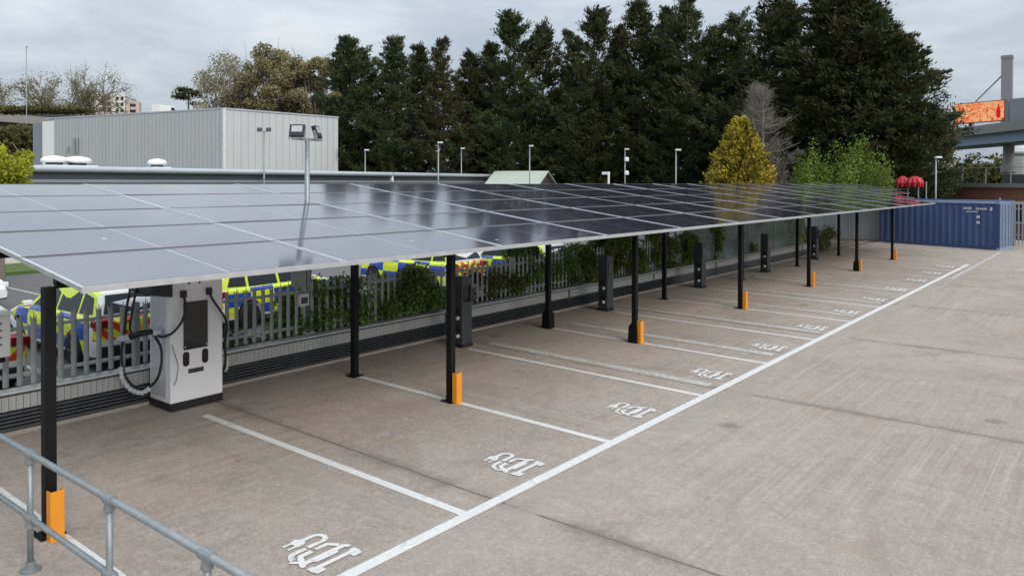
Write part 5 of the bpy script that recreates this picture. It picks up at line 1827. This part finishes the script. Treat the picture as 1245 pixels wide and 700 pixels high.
# tower block on the skyline
q_ = at(140, 136, 420)
tb = thing('tower_block', 'pale pink brick tower block far off on the skyline', 'building', (q_[0], q_[1], GZ), YAW * -1 + R(20))
zt = at(140, 116, 420)[2] - GZ
MB().b2(-8, 5, -6, 6, 0, zt).build('tower_slab', M['palewall'], tb)
MB().b2(5.2, 11, -5, 5, 0, zt - 3).build('tower_slab', M['pinkbrick'], tb)
MB().b2(-6, -0.5, -6.4, -6.01, 0, zt - 1).build('brick_panel', M['pinkbrick'], tb)
for k in range(5):
    for x in (-4.8, -2.2, 1.2, 3.2):
        MB().b2(x, x + 1.1, -6.6, -6.41 if x < 0 else -6.01, zt - 2.6 - k * 2.8, zt - 1.3 - k * 2.8).build('window', M['glass'], tb)
    MB().b2(7, 9.5, -5.2, -5.01, zt - 5.6 - k * 2.8, zt - 4.3 - k * 2.8).build('window', M['glass'], tb)

# white van on the flyover
q_ = at(202, 133, 150)
vn = thing('white_van', 'white van driving along the flyover above the warehouse roof', 'van', (q_[0], q_[1], q_[2] - 1.5), math.atan2(d_[1], d_[0]))
MB().prism([(-2.4, 0.3), (2.3, 0.3), (2.4, 1.0), (1.5, 1.25), (0.9, 2.0), (-2.4, 2.05)], 1, -0.95, 0.95).build('body', M['carwhite'], vn, bevel=0.08)
for s_ in (-1, 1):
    MB().prism([(0.2, 1.2), (1.35, 1.2), (0.85, 1.8), (0.2, 1.82)], 1, s_ * 0.951, s_ * 0.965).build('window', M['carglass'], vn)
    for x in (-1.5, 1.5):
        o = MB().lathe([(0.33, -0.1), (0.33, 0.1)], n=16).build('wheel', M['tyre'], vn)
        o.location = (x, s_ * 0.86, 0.33)
        o.rotation_euler = (R(90), 0, 0)

# hills on the horizon
b = MB()
ring, N_ = [], 60
for i in range(N_ + 1):
    a = R(-70 + 140 * i / N_) + YAW
    r_ = 900
    h_ = 14 + 9 * math.sin(i * 0.55) + 5 * math.sin(i * 1.7) + (14 if i > 38 else 0)
    ring.append((CAM[0] + math.sin(a) * r_, CAM[1] + math.cos(a) * r_, h_))
vs = [(x, y_, -1) for x, y_, h_ in ring] + [(x * 1.12, y_ * 1.12, h_) for x, y_, h_ in ring] + [(x * 1.5, y_ * 1.5, -1) for x, y_, h_ in ring]
n = N_ + 1
b.add(vs, [(r_ * n + i, r_ * n + i + 1, (r_ + 1) * n + i + 1, (r_ + 1) * n + i) for r_ in range(2) for i in range(N_)])
structure(b.build('hills', M['hazegreen'], smooth=True))
q_ = at(1215, 226, 130)
s3 = scrub('misty line of trees behind the flyover pier', [tuple(at(x, y_, 150)) for x in range(1180, 1262, 10) for y_ in (206, 216, 226)], 7000, (2.2, 2.2, 1.0), 'bank', (0.7, 0.5), 9)
s3['kind'] = 'stuff'

# ------------------------------------------------------------------ sky and sun
w = NT('World', True)
S.world = w.m
SUN_EL, SUN_AZ = R(36), R(104)      # azimuth measured from +Y towards +X
sky = w.n('ShaderNodeTexSky', sky_type='NISHITA')
sky.sun_disc = False
sky.sun_elevation = SUN_EL
sky.sun_rotation = SUN_AZ
sky.air_density = 1.4
sky.dust_density = 3.0
tc = w.n('ShaderNodeTexCoord').outputs['Generated']
X, Y, Z = w.sep(tc)
el = w.math('MAXIMUM', Z, 0.0)
inv = w.math('DIVIDE', 1.0, w.math('ADD', el, 0.16))
cv = w.n('ShaderNodeCombineXYZ', inp={0: w.math('MULTIPLY', X, inv), 1: w.math('MULTIPLY', Y, inv), 2: 0.0}).outputs[0]
c1_ = w.noise(cv, 0.55, 7, 0.6, 0.5)
c2_ = w.noise(cv, 1.9, 6, 0.6, 0.3)
cf = w.math('ADD', w.math('MULTIPLY', c1_, 0.65), w.math('MULTIPLY', c2_, 0.35))
cloud = w.ramp(cf, (0.36, (4.4, 5.15, 6.15)), (0.5, (5.5, 6.2, 7.05)), (0.62, (7.5, 8.0, 8.5)))
grad = w.math('ADD', 0.86, w.math('MULTIPLY', el, 1.75))
cm = w.n('ShaderNodeVectorMath', operation='SCALE')
w.put(cm.inputs[0], cloud)
w.put(cm.inputs['Scale'], grad)
col = w.mix(0.92, sky.outputs[0], cm.outputs[0])
bg = w.n('ShaderNodeBackground', inp={'Color': col, 'Strength': 0.09})
w.n('ShaderNodeOutputWorld', inp={0: bg.outputs[0]})

sd = bpy.data.lights.new('sun', 'SUN')
sd.energy = 2.6
sd.angle = R(40)
sd.color = (1.0, 0.91, 0.80)
so = bpy.data.objects.new('sun', sd)
COL.objects.link(so)
sdir = Vector((math.sin(SUN_AZ) * math.cos(SUN_EL), math.cos(SUN_AZ) * math.cos(SUN_EL), math.sin(SUN_EL)))
so.rotation_euler = (-sdir).to_track_quat('-Z', 'Y').to_euler()
so.location = (20, -10, 40)

S.view_settings.view_transform = 'Standard'
S.view_settings.look = 'None'
S.view_settings.exposure = 0.0
S.view_settings.gamma = 1.0
S.view_settings.use_curve_mapping = False
S.cycles.max_bounces = 6
S.cycles.transparent_max_bounces = 12
